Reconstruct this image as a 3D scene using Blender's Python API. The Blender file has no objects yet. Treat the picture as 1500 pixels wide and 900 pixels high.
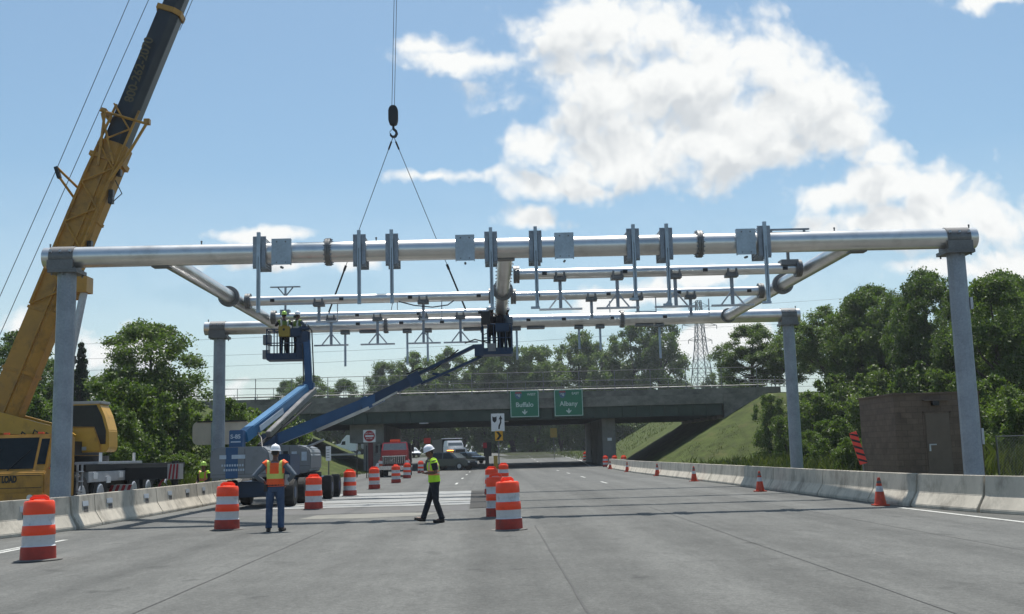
import bpy, bmesh, math, random
import numpy as np
from mathutils import Vector, Matrix, Euler

R = math.radians
SC = bpy.context.scene
COL = SC.collection

# ------------------------------------------------------------------ camera, sky, sun, exposure
cam_d = bpy.data.cameras.new("camera")
cam = bpy.data.objects.new("camera", cam_d)
COL.objects.link(cam)
cam_d.sensor_width = 36.0
cam_d.lens = 1550.0 / 1500.0 * 36.0
cam_d.clip_start = 0.1
cam_d.clip_end = 6000
_p, _s, _r = R(7.8287), R(1.3397), R(1.5)
_f = Vector((math.sin(_s) * math.cos(_p), math.cos(_s) * math.cos(_p), math.sin(_p)))
_r0 = Vector((math.cos(_s), -math.sin(_s), 0)); _u0 = _r0.cross(_f)
_rt = _r0 * math.cos(_r) - _u0 * math.sin(_r); _up = _u0 * math.cos(_r) + _r0 * math.sin(_r)
_m = Matrix((_rt, _up, -_f)).transposed().to_4x4()
_m.translation = (0, 0, 1.6)
cam.matrix_world = _m
SC.camera = cam

SUN_EL, SUN_AZ = R(71.5), R(6)            # azimuth clockwise from +Y
sun_d = bpy.data.lights.new("sun", 'SUN')
sun_d.energy = 4.9
sun_d.angle = R(0.53)
sun_d.color = (1.0, 0.955, 0.89)
sun = bpy.data.objects.new("sun", sun_d)
COL.objects.link(sun)
_sd = Vector((math.sin(SUN_AZ) * math.cos(SUN_EL), math.cos(SUN_AZ) * math.cos(SUN_EL), math.sin(SUN_EL)))
sun.rotation_euler = _sd.to_track_quat('Z', 'Y').to_euler()

SC.view_settings.view_transform = 'Standard'
SC.view_settings.look = 'None'
SC.view_settings.exposure = 0.27
SC.view_settings.gamma = 1.0
SC.view_settings.use_curve_mapping = False
SC.render.engine = 'CYCLES'
SC.cycles.max_bounces = 6
SC.cycles.transparent_max_bounces = 12
SC.cycles.use_denoising = True

CLOUDS = [
(0.0746,0.4165,0.0452,0.0419),(0.1355,0.4119,0.0710,0.0516),(0.1161,0.3454,0.0839,0.0645),(0.2043,0.3577,0.0839,0.0613),(0.2764,0.3740,0.0710,0.0548),(0.3219,0.3415,0.0548,0.0516),(0.2350,0.2980,0.1226,0.0484),(0.1272,0.2864,0.0968,0.0387),(0.0795,0.2567,0.0742,0.0168),(0.0441,0.2950,0.0271,0.0168),(-0.0104,0.3912,0.0516,0.0168),(-0.0338,0.4029,0.0323,0.0116),(0.3402,0.3098,0.0484,0.0387),(0.3956,0.2810,0.0290,0.0155),(0.4064,0.2465,0.0774,0.0310),(0.3523,0.2408,0.0613,0.0181),(0.4708,0.2110,0.0839,0.0335),(0.3905,0.2128,0.0710,0.0168),(0.5140,0.1696,0.0710,0.0323),(0.4531,0.1609,0.0516,0.0142),(-0.0428,0.2674,0.0548,0.0097),(0.0354,0.2204,0.0310,0.0155),(-0.2136,0.2091,0.0484,0.0090),(-0.1908,0.1833,0.0710,0.0116),(-0.3537,0.1041,0.0581,0.0245),(-0.4343,0.1319,0.0219,0.0142),(0.5106,0.4332,0.0452,0.0103),(0.1412,0.1414,0.0581,0.0168),(0.1943,0.1534,0.0452,0.0103),(0.2244,0.1000,0.0710,0.0258),(-0.3303,0.0554,0.1290,0.0258)]

def build_world():
    w = bpy.data.worlds.new("World"); SC.world = w; w.use_nodes = True
    nt = w.node_tree; nt.nodes.clear(); N = nt.nodes.new; L = nt.links.new
    def math_(op, a, b=None, c=None, clamp=False):
        n = N('ShaderNodeMath'); n.operation = op; n.use_clamp = clamp
        for i, v in enumerate((a, b, c)):
            if v is None: continue
            if isinstance(v, (int, float)): n.inputs[i].default_value = v
            else: L(v, n.inputs[i])
        return n.outputs[0]
    def vec_(op, a, b=None):
        n = N('ShaderNodeVectorMath'); n.operation = op
        for i, v in enumerate((a, b)):
            if v is None: continue
            if isinstance(v, tuple): n.inputs[i].default_value = v
            else: L(v, n.inputs[i])
        return n
    sky = N('ShaderNodeTexSky'); sky.sky_type = 'NISHITA'; sky.sun_disc = False
    sky.sun_elevation = SUN_EL; sky.sun_rotation = SUN_AZ
    sky.air_density = 1.0; sky.dust_density = 1.6; sky.ozone_density = 1.2; sky.altitude = 100
    tc = N('ShaderNodeTexCoord')
    sp = N('ShaderNodeSeparateXYZ'); L(tc.outputs['Generated'], sp.inputs[0])
    y = math_('MAXIMUM', sp.outputs[1], 0.02)
    cb = N('ShaderNodeCombineXYZ')
    L(math_('DIVIDE', sp.outputs[0], y), cb.inputs[0]); L(math_('DIVIDE', sp.outputs[2], y), cb.inputs[1])
    uv = cb.outputs[0]
    def noise(vec, scale, detail, rough):
        n = N('ShaderNodeTexNoise'); n.noise_dimensions = '2D'; n.inputs['Scale'].default_value = scale
        n.inputs['Detail'].default_value = detail; n.inputs['Roughness'].default_value = rough
        L(vec, n.inputs['Vector']); return n
    wn = noise(uv, 7, 4, 0.6)
    warp = vec_('MULTIPLY', vec_('SUBTRACT', wn.outputs['Color'], (0.5, 0.5, 0.5)).outputs[0], (0.085, 0.055, 0))
    p = vec_('ADD', uv, warp.outputs[0]).outputs[0]
    def blobs(vec):
        dens = None
        for cu, cv, ru, rv in CLOUDS:
            q = vec_('SUBTRACT', vec, (cu, cv, 0)).outputs[0]
            q = vec_('MULTIPLY', q, (1 / ru, 1 / rv, 0)).outputs[0]
            d = math_('SUBTRACT', 1.0, vec_('LENGTH', q).outputs['Value'])
            dens = d if dens is None else math_('SMOOTH_MAX', dens, d, 0.25)
        return math_('MINIMUM', math_('MAXIMUM', dens, -1.0), 0.85)
    fw = noise(uv, 26, 3, 0.6)
    fine = vec_('MULTIPLY', vec_('SUBTRACT', fw.outputs['Color'], (0.5, 0.5, 0.5)).outputs[0], (0.022, 0.018, 0)).outputs[0]
    def billow(vec):
        vec = vec_('ADD', vec, fine).outputs[0]
        tot = None
        for sc, am in ((15.0, 0.50), (34.0, 0.30), (75.0, 0.16)):
            v = N('ShaderNodeTexVoronoi'); v.voronoi_dimensions = '2D'; v.feature = 'SMOOTH_F1'; v.inputs['Scale'].default_value = sc; v.inputs['Smoothness'].default_value = 0.35; L(vec, v.inputs['Vector'])
            t = math_('MULTIPLY', math_('SUBTRACT', 0.42, v.outputs['Distance']), am * 1.7)
            tot = t if tot is None else math_('ADD', tot, t)
        return tot
    b1 = billow(p)
    b2 = billow(vec_('ADD', p, (0.004, 0.013, 0)).outputs[0])
    d1 = blobs(p)
    d2 = blobs(vec_('ADD', p, (0.006, 0.030, 0)).outputs[0])
    wisp = noise(uv, 24, 7, 0.62).outputs[0]
    big = noise(uv, 8.5, 5, 0.55).outputs[0]
    f = math_('ADD', math_('ADD', d1, math_('MULTIPLY', b1, 0.95)), math_('MULTIPLY', math_('SUBTRACT', wisp, 0.42), 1.10))
    a = N('ShaderNodeMapRange'); a.interpolation_type = 'SMOOTHSTEP'
    a.inputs[1].default_value = -0.24; a.inputs[2].default_value = 0.66; L(f, a.inputs[0])
    alpha = math_('MULTIPLY', a.outputs[0], math_('GREATER_THAN', sp.outputs[1], 0.05))
    # thin veil near the horizon
    veil = N('ShaderNodeMapRange'); veil.inputs[1].default_value = 0.26; veil.inputs[2].default_value = -0.02
    veil.inputs[3].default_value = 0.0; veil.inputs[4].default_value = 0.42; L(sp.outputs[2], veil.inputs[0])
    alpha_v = math_('MAXIMUM', alpha, math_('MULTIPLY', veil.outputs[0], math_('ADD', 0.55, math_('MULTIPLY', big, 0.8))), clamp=True)
    # tops and rims bright, cores and bases grey
    relief = math_('ADD', math_('MULTIPLY', math_('SUBTRACT', b1, b2), 0.55), math_('MULTIPLY', math_('SUBTRACT', d1, d2), 0.42))
    core = N('ShaderNodeMapRange'); core.interpolation_type = 'SMOOTHSTEP'
    core.inputs[1].default_value = 0.15; core.inputs[2].default_value = 1.15; L(math_('ADD', f, math_('MULTIPLY', math_('SUBTRACT', 0.5, big), 1.2)), core.inputs[0])
    sh = math_('ADD', math_('SUBTRACT', 0.95, math_('MULTIPLY', core.outputs[0], 0.24)), relief)
    sh = math_('MINIMUM', math_('MAXIMUM', sh, 0.50), 1.06)
    ccol = N('ShaderNodeMix'); ccol.data_type = 'RGBA'
    ccol.inputs[6].default_value = (5.1, 5.4, 5.65, 1); ccol.inputs[7].default_value = (7.7, 7.8, 7.7, 1)
    mr = N('ShaderNodeMapRange'); mr.interpolation_type = 'SMOOTHSTEP'; mr.inputs[1].default_value = 0.45; mr.inputs[2].default_value = 1.02; L(sh, mr.inputs[0])
    L(mr.outputs[0], ccol.inputs[0])
    skyc = vec_('MULTIPLY', sky.outputs[0], (0.90, 1.06, 1.04)).outputs[0]
    mx = N('ShaderNodeMix'); mx.data_type = 'RGBA'
    L(alpha_v, mx.inputs[0]); L(skyc, mx.inputs[6]); L(ccol.outputs[2], mx.inputs[7])
    bg = N('ShaderNodeBackground'); bg.inputs[1].default_value = 0.105
    L(mx.outputs[2], bg.inputs[0])
    out = N('ShaderNodeOutputWorld'); L(bg.outputs[0], out.inputs[0])
    w.cycles.sampling_method = 'MANUAL'; w.cycles.sample_map_resolution = 512
build_world()

# ------------------------------------------------------------------ materials
def mat(name, color, rough=0.6, metal=0.0, var=0.12, scale=6.0, bump=0.0, bscale=None, spec=0.5, stain=None, stain_scale=1.2, stain_lo=0.52, stretch=None, rvar=0.08, coat=0.0, trans=0.0):
    m = bpy.data.materials.new(name); m.use_nodes = True
    nt = m.node_tree; N = nt.nodes.new; L = nt.links.new
    b = nt.nodes['Principled BSDF']
    tc = N('ShaderNodeTexCoord')
    oi = N('ShaderNodeObjectInfo'); sh = N('ShaderNodeVectorMath'); sh.operation = 'MULTIPLY_ADD'
    L(oi.outputs['Random'], sh.inputs[0]); sh.inputs[1].default_value = (37, 53, 71); L(tc.outputs['Object'], sh.inputs[2])
    src = sh.outputs[0]
    if stretch:
        mp = N('ShaderNodeMapping'); mp.inputs['Scale'].default_value = stretch; L(src, mp.inputs[0]); src = mp.outputs[0]
    n = N('ShaderNodeTexNoise'); n.inputs['Scale'].default_value = scale; n.inputs['Detail'].default_value = 6; n.inputs['Roughness'].default_value = 0.65
    L(src, n.inputs['Vector'])
    cr = N('ShaderNodeValToRGB')
    c = color
    cr.color_ramp.elements[0].position = 0.3; cr.color_ramp.elements[1].position = 0.7
    cr.color_ramp.elements[0].color = (c[0] * (1 - var), c[1] * (1 - var), c[2] * (1 - var), 1)
    cr.color_ramp.elements[1].color = (min(1, c[0] * (1 + var)), min(1, c[1] * (1 + var)), min(1, c[2] * (1 + var)), 1)
    L(n.outputs[0], cr.inputs[0])
    colout = cr.outputs[0]
    if stain:
        n2 = N('ShaderNodeTexNoise'); n2.inputs['Scale'].default_value = stain_scale; n2.inputs['Detail'].default_value = 8; n2.inputs['Roughness'].default_value = 0.7
        L(src, n2.inputs['Vector'])
        mr = N('ShaderNodeMapRange'); mr.inputs[1].default_value = stain_lo; mr.inputs[2].default_value = stain_lo + 0.18; mr.inputs[4].default_value = 0.8
        L(n2.outputs[0], mr.inputs[0])
        mx = N('ShaderNodeMix'); mx.data_type = 'RGBA'; L(mr.outputs[0], mx.inputs[0]); L(colout, mx.inputs[6]); mx.inputs[7].default_value = (*stain, 1)
        colout = mx.outputs[2]
    L(colout, b.inputs['Base Color'])
    rr = N('ShaderNodeMapRange'); rr.inputs[3].default_value = max(0.02, rough - rvar); rr.inputs[4].default_value = min(1, rough + rvar)
    L(n.outputs[0], rr.inputs[0]); L(rr.outputs[0], b.inputs['Roughness'])
    b.inputs['Metallic'].default_value = metal
    b.inputs['Specular IOR Level'].default_value = spec
    b.inputs['Coat Weight'].default_value = coat
    if bump:
        nb = N('ShaderNodeTexNoise'); nb.inputs['Scale'].default_value = bscale or scale * 4; nb.inputs['Detail'].default_value = 4
        L(src, nb.inputs['Vector'])
        bp = N('ShaderNodeBump'); bp.inputs['Strength'].default_value = bump; bp.inputs['Distance'].default_value = 0.02
        L(nb.outputs[0], bp.inputs['Height']); L(bp.outputs[0], b.inputs['Normal'])
    if trans:
        b.inputs['Transmission Weight'].default_value = trans
    return m

def mat_leaf(name, c1, c2, scale):
    m = bpy.data.materials.new(name); m.use_nodes = True
    nt = m.node_tree; N = nt.nodes.new; L = nt.links.new
    b = nt.nodes['Principled BSDF']; out = nt.nodes['Material Output']
    g = N('ShaderNodeNewGeometry'); tc = N('ShaderNodeTexCoord'); oi = N('ShaderNodeObjectInfo')
    n = N('ShaderNodeTexNoise'); n.inputs['Scale'].default_value = scale; n.inputs['Detail'].default_value = 3
    L(tc.outputs['Object'], n.inputs['Vector'])
    a = N('ShaderNodeMath'); a.operation = 'MULTIPLY_ADD'; L(g.outputs['Random Per Island'], a.inputs[0]); a.inputs[1].default_value = 0.55
    a2 = N('ShaderNodeMath'); a2.operation = 'MULTIPLY_ADD'; L(n.outputs[0], a2.inputs[0]); a2.inputs[1].default_value = 1.5; a2.inputs[2].default_value = -0.55
    L(a2.outputs[0], a.inputs[2])
    a3 = N('ShaderNodeMath'); a3.operation = 'MULTIPLY_ADD'; a3.use_clamp = True; L(oi.outputs['Random'], a3.inputs[0]); a3.inputs[1].default_value = 0.35; L(a.outputs[0], a3.inputs[2])
    mx = N('ShaderNodeMix'); mx.data_type = 'RGBA'; L(a3.outputs[0], mx.inputs[0]); mx.inputs[6].default_value = (*c1, 1); mx.inputs[7].default_value = (*c2, 1)
    L(mx.outputs[2], b.inputs['Base Color']); b.inputs['Roughness'].default_value = 0.5; b.inputs['Specular IOR Level'].default_value = 0.35
    tr = N('ShaderNodeBsdfTranslucent'); tl = N('ShaderNodeVectorMath'); tl.operation = 'MULTIPLY'; L(mx.outputs[2], tl.inputs[0]); tl.inputs[1].default_value = (1.3, 1.5, 0.6)
    L(tl.outputs[0], tr.inputs[0])
    ms = N('ShaderNodeMixShader'); ms.inputs[0].default_value = 0.38; L(b.outputs[0], ms.inputs[1]); L(tr.outputs[0], ms.inputs[2]); L(ms.outputs[0], out.inputs[0])
    return m

def mat_emit(name, color, strength):
    m = mat(name, color, 0.3)
    b = m.node_tree.nodes['Principled BSDF']
    b.inputs['Emission Color'].default_value = (*color, 1); b.inputs['Emission Strength'].default_value = strength
    return m

def mat_galv(name, base, rough, metal):
    m = bpy.data.materials.new(name); m.use_nodes = True
    nt = m.node_tree; N = nt.nodes.new; L = nt.links.new
    b = nt.nodes['Principled BSDF']; tc = N('ShaderNodeTexCoord')
    v = N('ShaderNodeTexVoronoi'); v.inputs['Scale'].default_value = 26; L(tc.outputs['Object'], v.inputs['Vector'])
    n = N('ShaderNodeTexNoise'); n.inputs['Scale'].default_value = 2.2; n.inputs['Detail'].default_value = 7; L(tc.outputs['Object'], n.inputs['Vector'])
    sp = N('ShaderNodeSeparateColor'); L(v.outputs['Color'], sp.inputs[0])
    ad = N('ShaderNodeMath'); ad.operation = 'MULTIPLY_ADD'; L(sp.outputs[0], ad.inputs[0]); ad.inputs[1].default_value = 0.22; L(n.outputs[0], ad.inputs[2])
    cr = N('ShaderNodeValToRGB'); cr.color_ramp.elements[0].position = 0.35; cr.color_ramp.elements[1].position = 1.0
    cr.color_ramp.elements[0].color = (base[0] * .78, base[1] * .78, base[2] * .78, 1); cr.color_ramp.elements[1].color = (base[0] * 1.15, base[1] * 1.15, base[2] * 1.15, 1)
    L(ad.outputs[0], cr.inputs[0]); L(cr.outputs[0], b.inputs['Base Color'])
    rr = N('ShaderNodeMapRange'); rr.inputs[1].default_value = 0.3; rr.inputs[2].default_value = 1.0; rr.inputs[3].default_value = rough + .1; rr.inputs[4].default_value = rough - .08
    L(ad.outputs[0], rr.inputs[0]); L(rr.outputs[0], b.inputs['Roughness'])
    b.inputs['Metallic'].default_value = metal
    return m

def mat_asphalt():
    m = bpy.data.materials.new("worn_asphalt"); m.use_nodes = True
    nt = m.node_tree; N = nt.nodes.new; L = nt.links.new
    b = nt.nodes['Principled BSDF']; tc = N('ShaderNodeTexCoord'); src = tc.outputs['Object']
    def noise(scale, detail, stretch=None, rough=.6):
        s = src
        if stretch:
            mp = N('ShaderNodeMapping'); mp.inputs['Scale'].default_value = stretch; L(src, mp.inputs[0]); s = mp.outputs[0]
        n = N('ShaderNodeTexNoise'); n.inputs['Scale'].default_value = scale; n.inputs['Detail'].default_value = detail; n.inputs['Roughness'].default_value = rough
        L(s, n.inputs['Vector']); return n.outputs[0]
    def rng(x, a, b_, c, d):
        r = N('ShaderNodeMapRange'); r.inputs[1].default_value = a; r.inputs[2].default_value = b_; r.inputs[3].default_value = c; r.inputs[4].default_value = d
        L(x, r.inputs[0]); return r.outputs[0]
    def mul(x, y_):
        n = N('ShaderNodeMath'); n.operation = 'MULTIPLY'; L(x, n.inputs[0]); L(y_, n.inputs[1]); return n.outputs[0]
    grain = rng(noise(38, 4, None, .8), .3, .7, .66, 1.34)
    coarse = rng(noise(13, 3, None, .7), .28, .72, .76, 1.24)
    patch = rng(noise(0.35, 6), .3, .7, .87, 1.13)
    lanes = rng(noise(1.0, 5, (0.62, 0.016, 1)), .32, .68, .76, 1.20)
    mott = rng(noise(3.2, 6, (1, .35, 1), .7), .3, .7, .84, 1.16)
    spots = rng(noise(1.3, 3, (1, .8, 1), .5), .64, .74, 1.0, .62)
    wv = N('ShaderNodeTexWave'); wv.wave_type = 'BANDS'; wv.bands_direction = 'X'; wv.inputs['Scale'].default_value = .176; wv.inputs['Distortion'].default_value = 1.2; wv.inputs['Detail'].default_value = 3; wv.inputs['Detail Scale'].default_value = .4; L(src, wv.inputs['Vector'])
    tracks = rng(wv.outputs['Fac'], 0, 1, .93, 1.06)
    v = mul(tracks, mul(mul(mul(mul(mul(grain, coarse), patch), lanes), mott), spots))
    mx = N('ShaderNodeVectorMath'); mx.operation = 'SCALE'; mx.inputs[0].default_value = (0.106, 0.107, 0.100); L(v, mx.inputs['Scale'])
    L(mx.outputs[0], b.inputs['Base Color']); b.inputs['Roughness'].default_value = 0.88; b.inputs['Specular IOR Level'].default_value = 0.3
    nb = N('ShaderNodeTexNoise'); nb.inputs['Scale'].default_value = 90; L(src, nb.inputs['Vector'])
    bp = N('ShaderNodeBump'); bp.inputs['Strength'].default_value = .35; bp.inputs['Distance'].default_value = .01; L(nb.outputs[0], bp.inputs['Height']); L(bp.outputs[0], b.inputs['Normal'])
    return m

M = {}
M['asphalt'] = mat_asphalt()
M['tar'] = mat("tar_seam", (.055, .054, .051), .8, var=.3, scale=8)
M['dark_patch'] = mat("dark_asphalt_patch", (.034, .031, .027), .9, var=.3, scale=1.2, bump=.2)
M['mid_patch'] = mat("grey_asphalt_patch", (.105, .104, .100), .9, var=.2, scale=1.2, bump=.2)
M['slab'] = mat("pale_concrete_slab", (.26, .265, .257), .85, var=.2, scale=1.4, stain=(.19, .19, .18), stain_scale=.8, stain_lo=.48)
M['dust'] = mat("dusty_asphalt", (.19, .185, .16), .9, var=.2, scale=1.2)
M['white_line'] = mat("worn_white_road_paint", (.46, .46, .43), .7, var=.2, scale=5, stain=(.2, .2, .19), stain_scale=6, stain_lo=.50)
M['grass'] = mat("mown_grass", (.056, .074, .020), .95, var=.45, scale=.9, bump=.8, bscale=9, stain=(.105, .098, .040), stain_scale=.6, stain_lo=.53, spec=.15)
M['soil'] = mat("gravelly_soil", (.16, .14, .10), .95, var=.3, scale=2)
M['concrete_barrier'] = mat("weathered_barrier_concrete", (.49, .45, .375), .85, var=.14, scale=2.0, bump=.25, stain=(.22, .20, .165), stain_scale=1.7, stain_lo=.48, stretch=(1, 1, .55))
M['concrete_grey'] = mat("grey_barrier_concrete", (.36, .35, .32), .85, var=.14, scale=2.0, bump=.25, stain=(.24, .23, .21), stain_scale=1.5, stretch=(1, 1, .4))
M['joint'] = mat("dark_joint", (.04, .04, .04), .9)
M['reflector'] = mat("white_reflector", (.46, .50, .54), .45, var=.1)
M['rust_stain'] = mat("dark_stain_on_concrete", (.13, .12, .11), .85, var=.3)
M['bridge_concrete'] = mat("stained_bridge_concrete", (.215, .20, .172), .9, var=.28, scale=1.3, stain=(.085, .077, .066), stain_scale=.55, stain_lo=.46, stretch=(.7, .7, .9))
M['pier_concrete'] = mat("pier_concrete", (.20, .195, .18), .9, var=.2, scale=.8, stain=(.1, .1, .09), stain_scale=.5)
M['bridge_green'] = mat("dark_green_girder_paint", (.030, .050, .036), .6, var=.25, scale=1.5)
M['rail_steel'] = mat_galv("weathered_rail_steel", (.24, .24, .23), .5, .6)
M['galv_pipe'] = mat("bright_galvanised_pipe", (.64, .64, .63), .30, .82, var=.10, scale=1.3, stain=(.42, .41, .39), stain_scale=.7, rvar=.05)
M['galv_matte'] = mat_galv("dull_galvanised_steel", (.29, .325, .37), .55, .35)
M['galv_plate'] = mat_galv("pale_galvanised_plate", (.40, .48, .55), .55, .25)
M['galv_dark'] = mat_galv("dark_galvanised_clamp", (.17, .17, .17), .5, .5)
M['cable'] = mat("steel_wire_rope", (.10, .10, .11), .5, .6, var=.2, scale=30)
M['wire'] = mat("power_line", (.16, .17, .18), .6, .2)
M['lattice'] = mat("tower_steel", (.23, .24, .25), .6, .3)
M['crane_yellow'] = mat("faded_crane_yellow", (.40, .20, .024), .45, var=.14, scale=1.2, stain=(.19, .095, .018), stain_scale=2.2, stain_lo=.49)
M['crane_yellow_light'] = mat("crane_cab_yellow", (.50, .28, .035), .4, var=.12, scale=1.5, stain=(.25, .14, .03), stain_scale=1.8, stain_lo=.56)
M['crane_black'] = mat("black_boom_paint", (.018, .019, .021), .38, var=.25, scale=1.5)
M['letter_yellow'] = mat("dull_yellow_lettering", (.10, .078, .034), .6)
M['black'] = mat("black_paint", (.012, .012, .013), .5, var=.3)
M['glass'] = mat("dark_window_glass", (.012, .016, .018), .06, var=.2, spec=.22)
M['windscreen'] = mat("reflection_tinted_windscreen", (.10, .12, .13), .10, var=.2, spec=.8)  # pale base colour stands in for reflections in the glass
M['rubber'] = mat("tyre_rubber", (.022, .021, .020), .85, var=.3, scale=12, bump=.3)
M['light_metal'] = mat_galv("light_grey_metal", (.48, .50, .53), .45, .3)
M['lift_blue'] = mat("boom_lift_blue", (.020, .080, .19), .46, var=.15, scale=2, stain=(.012, .06, .16), stain_scale=2.5, stain_lo=.57)
M['lift_blue_dark'] = mat("dark_lift_blue", (.010, .035, .085), .5, var=.2, scale=2)
M['lift_blue_sunlit'] = mat("sunlit_lift_blue_paint", (.038, .16, .32), .44, var=.12, scale=2)  # lift blue lightened for the sunlit boom; sunlight put into the colour
M['lift_grey'] = mat("lift_hood_grey", (.185, .20, .215), .5, var=.1, scale=2, stain=(.11, .12, .125), stain_scale=1.6, stain_lo=.55)
M['steel_bar'] = mat_galv("chrome_boom_tube", (.42, .42, .42), .3, .9)
M['white_paint'] = mat("white_paint", (.72, .73, .74), .4, var=.06)
M['off_white'] = mat("dusty_white_paint", (.36, .36, .35), .5, var=.1)
M['decal'] = mat("pale_decal", (.42, .50, .58), .5)
M['orange'] = mat("drum_orange", (.93, .066, .014), .42, var=.07, scale=5, stain=(.50, .045, .022), stain_scale=3.2, stain_lo=.56)
M['orange_dirty'] = mat("scuffed_drum_orange", (.36, .030, .018), .55, var=.2, scale=6, stain=(.17, .03, .022), stain_scale=5, stain_lo=.52)
M['band'] = mat("white_reflective_band", (.55, .56, .58), .45, var=.07, scale=14, stain=(.30, .29, .28), stain_scale=5, stain_lo=.54)
M['rubber_grey'] = mat("grey_rubber_base", (.13, .125, .115), .85, var=.3)
M['cone_orange'] = mat("cone_orange", (.50, .052, .018), .5, var=.15, scale=9, stain=(.3, .045, .02), stain_scale=8)
M['sign_green'] = mat("highway_sign_green", (.010, .16, .085), .5, var=.08, scale=1.5)
M['sign_white'] = mat("sign_white", (.68, .69, .69), .5, var=.05)
M['sign_text'] = mat("faded_sign_lettering", (.50, .60, .56), .5, var=.15, scale=4)
M['shield_blue'] = mat("shield_blue", (.05, .13, .22), .5)
M['shield_red'] = mat("shield_red", (.25, .06, .07), .5)
M['sign_red'] = mat("sign_red", (.33, .018, .022), .5)
M['sign_yellow'] = mat("sign_yellow", (.62, .33, .02), .5)
M['sign_yellow_dark'] = mat("old_yellow_sign", (.30, .20, .03), .6)
M['sign_back'] = mat("sign_back_metal", (.66, .53, .42), .7, .0, var=.1, scale=1.5, stain=(.52, .42, .33), stain_scale=1.2)
M['marker_red'] = mat("fluorescent_red_orange", (.70, .05, .03), .5)
M['post_grey'] = mat_galv("grey_post", (.34, .38, .40), .5, .5)
M['shed_brown'] = mat("brown_block_wall", (.135, .096, .072), .9, var=.2, scale=4, bump=.3, stain=(.085, .06, .045), stain_scale=1.6)
def add_bricks(m, axis_swap=True):
    nt = m.node_tree; N = nt.nodes.new; L = nt.links.new; b = nt.nodes['Principled BSDF']
    old = b.inputs['Base Color'].links[0].from_socket
    tc = N('ShaderNodeTexCoord'); sp = N('ShaderNodeSeparateXYZ'); L(tc.outputs['Object'], sp.inputs[0]); ad = N('ShaderNodeMath'); L(sp.outputs[0], ad.inputs[0]); L(sp.outputs[1], ad.inputs[1])
    cb = N('ShaderNodeCombineXYZ'); L(ad.outputs[0], cb.inputs[0]); L(sp.outputs[2], cb.inputs[1])
    br = N('ShaderNodeTexBrick'); br.inputs['Scale'].default_value = 1.0; br.inputs['Brick Width'].default_value = .40; br.inputs['Row Height'].default_value = .20; br.inputs['Mortar Size'].default_value = .012
    br.inputs['Color1'].default_value = (.85, .85, .85, 1); br.inputs['Color2'].default_value = (1.12, 1.1, 1.08, 1); br.inputs['Mortar'].default_value = (.72, .72, .72, 1); L(cb.outputs[0], br.inputs['Vector'])
    mu = N('ShaderNodeVectorMath'); mu.operation = 'MULTIPLY'; L(old, mu.inputs[0]); L(br.outputs['Color'], mu.inputs[1]); L(mu.outputs[0], b.inputs['Base Color'])
add_bricks(M['shed_brown'])
M['door_brown'] = mat("tan_steel_door", (.125, .090, .066), .6, var=.12, stain=(.08, .06, .045), stain_scale=3)
M['skin'] = mat("skin", (.30, .16, .10), .55, var=.06)
M['skin_dark'] = mat("tanned_skin", (.13, .062, .040), .55, var=.06)
M['hair'] = mat("dark_hair", (.014, .011, .009), .6)
M['eye'] = mat("eye", (.02, .015, .012), .2)
M['jeans'] = mat("blue_jeans", (.040, .070, .135), .85, var=.35, scale=4, bump=1.0, bscale=9, stain=(.07, .10, .16), stain_scale=2.5)
M['navy'] = mat("black_trousers", (.014, .016, .022), .85, var=.4, scale=4, bump=1.0, bscale=9)
M['boot'] = mat("work_boot", (.022, .018, .015), .6, var=.3)
M['shirt_grey'] = mat("grey_shirt", (.10, .125, .155), .85, var=.15, scale=6, bump=.3, bscale=12)
M['shirt_dark'] = mat("dark_shirt", (.025, .020, .024), .85, var=.2, scale=6)
M['vest_orange'] = mat("hi_vis_orange", (.86, .105, .018), .7, var=.14, scale=4, bump=.9, bscale=9)
M['vest_lime'] = mat("hi_vis_lime", (.42, .72, .020), .7, var=.14, scale=4, bump=.9, bscale=9)
M['vest_shaded'] = mat("shaded_lime_vest", (.13, .19, .035), .8, var=.3, scale=4)  # lime vest darkened; platform shade put into its colour
M['tape_lime'] = mat("lime_reflective_tape", (.58, .62, .14), .5, var=.1, scale=9)
M['tape_orange'] = mat("orange_reflective_tape", (.72, .25, .11), .5, var=.1, scale=9)
M['tape_silver'] = mat("silver_tape", (.50, .50, .44), .4, var=.1)
M['hat_white'] = mat("white_hard_hat", (.78, .79, .82), .3, var=.04)
M['hat_lime'] = mat("lime_hard_hat", (.35, .55, .08), .35, var=.05)
M['phone'] = mat("black_phone", (.01, .01, .012), .2)
M['truck_red'] = mat("truck_red", (.30, .012, .018), .3, var=.1, coat=.5)
M['chrome'] = mat_galv("chrome", (.6, .6, .62), .2, 1.0)
M['grille'] = mat("dark_grille", (.05, .05, .05), .4, .4)
M['car_grey'] = mat("dark_grey_car_paint", (.085, .095, .105), .22, .3, var=.1, coat=.6)
M['car_silver'] = mat("silver_car_paint", (.35, .40, .46), .25, .4, var=.06, coat=.6)
M['car_white'] = mat("white_car_paint", (.72, .73, .74), .25, var=.05, coat=.5)
M['lens'] = mat("clear_lens", (.6, .62, .62), .15)
M['tail'] = mat("red_lens", (.35, .01, .012), .2)
M['amber'] = mat_emit("amber_beacon_lens", (1.0, .42, .06), 3.0)
M['beacon'] = mat("orange_beacon_lens", (.75, .10, .03), .3)
M['stripe_red'] = mat("red_chevron", (.28, .02, .025), .5)
M['toolbox'] = mat("yellow_plastic", (.30, .22, .03), .5)
M['bark'] = mat("tree_bark", (.055, .042, .030), .95, var=.3, scale=5, bump=.5)
M['leaf_broad'] = mat_leaf("broadleaf_foliage", (.034, .060, .018), (.108, .155, .038), .55)
M['leaf_loose'] = mat_leaf("cottonwood_foliage", (.050, .082, .026), (.130, .180, .056), .6)
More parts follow.
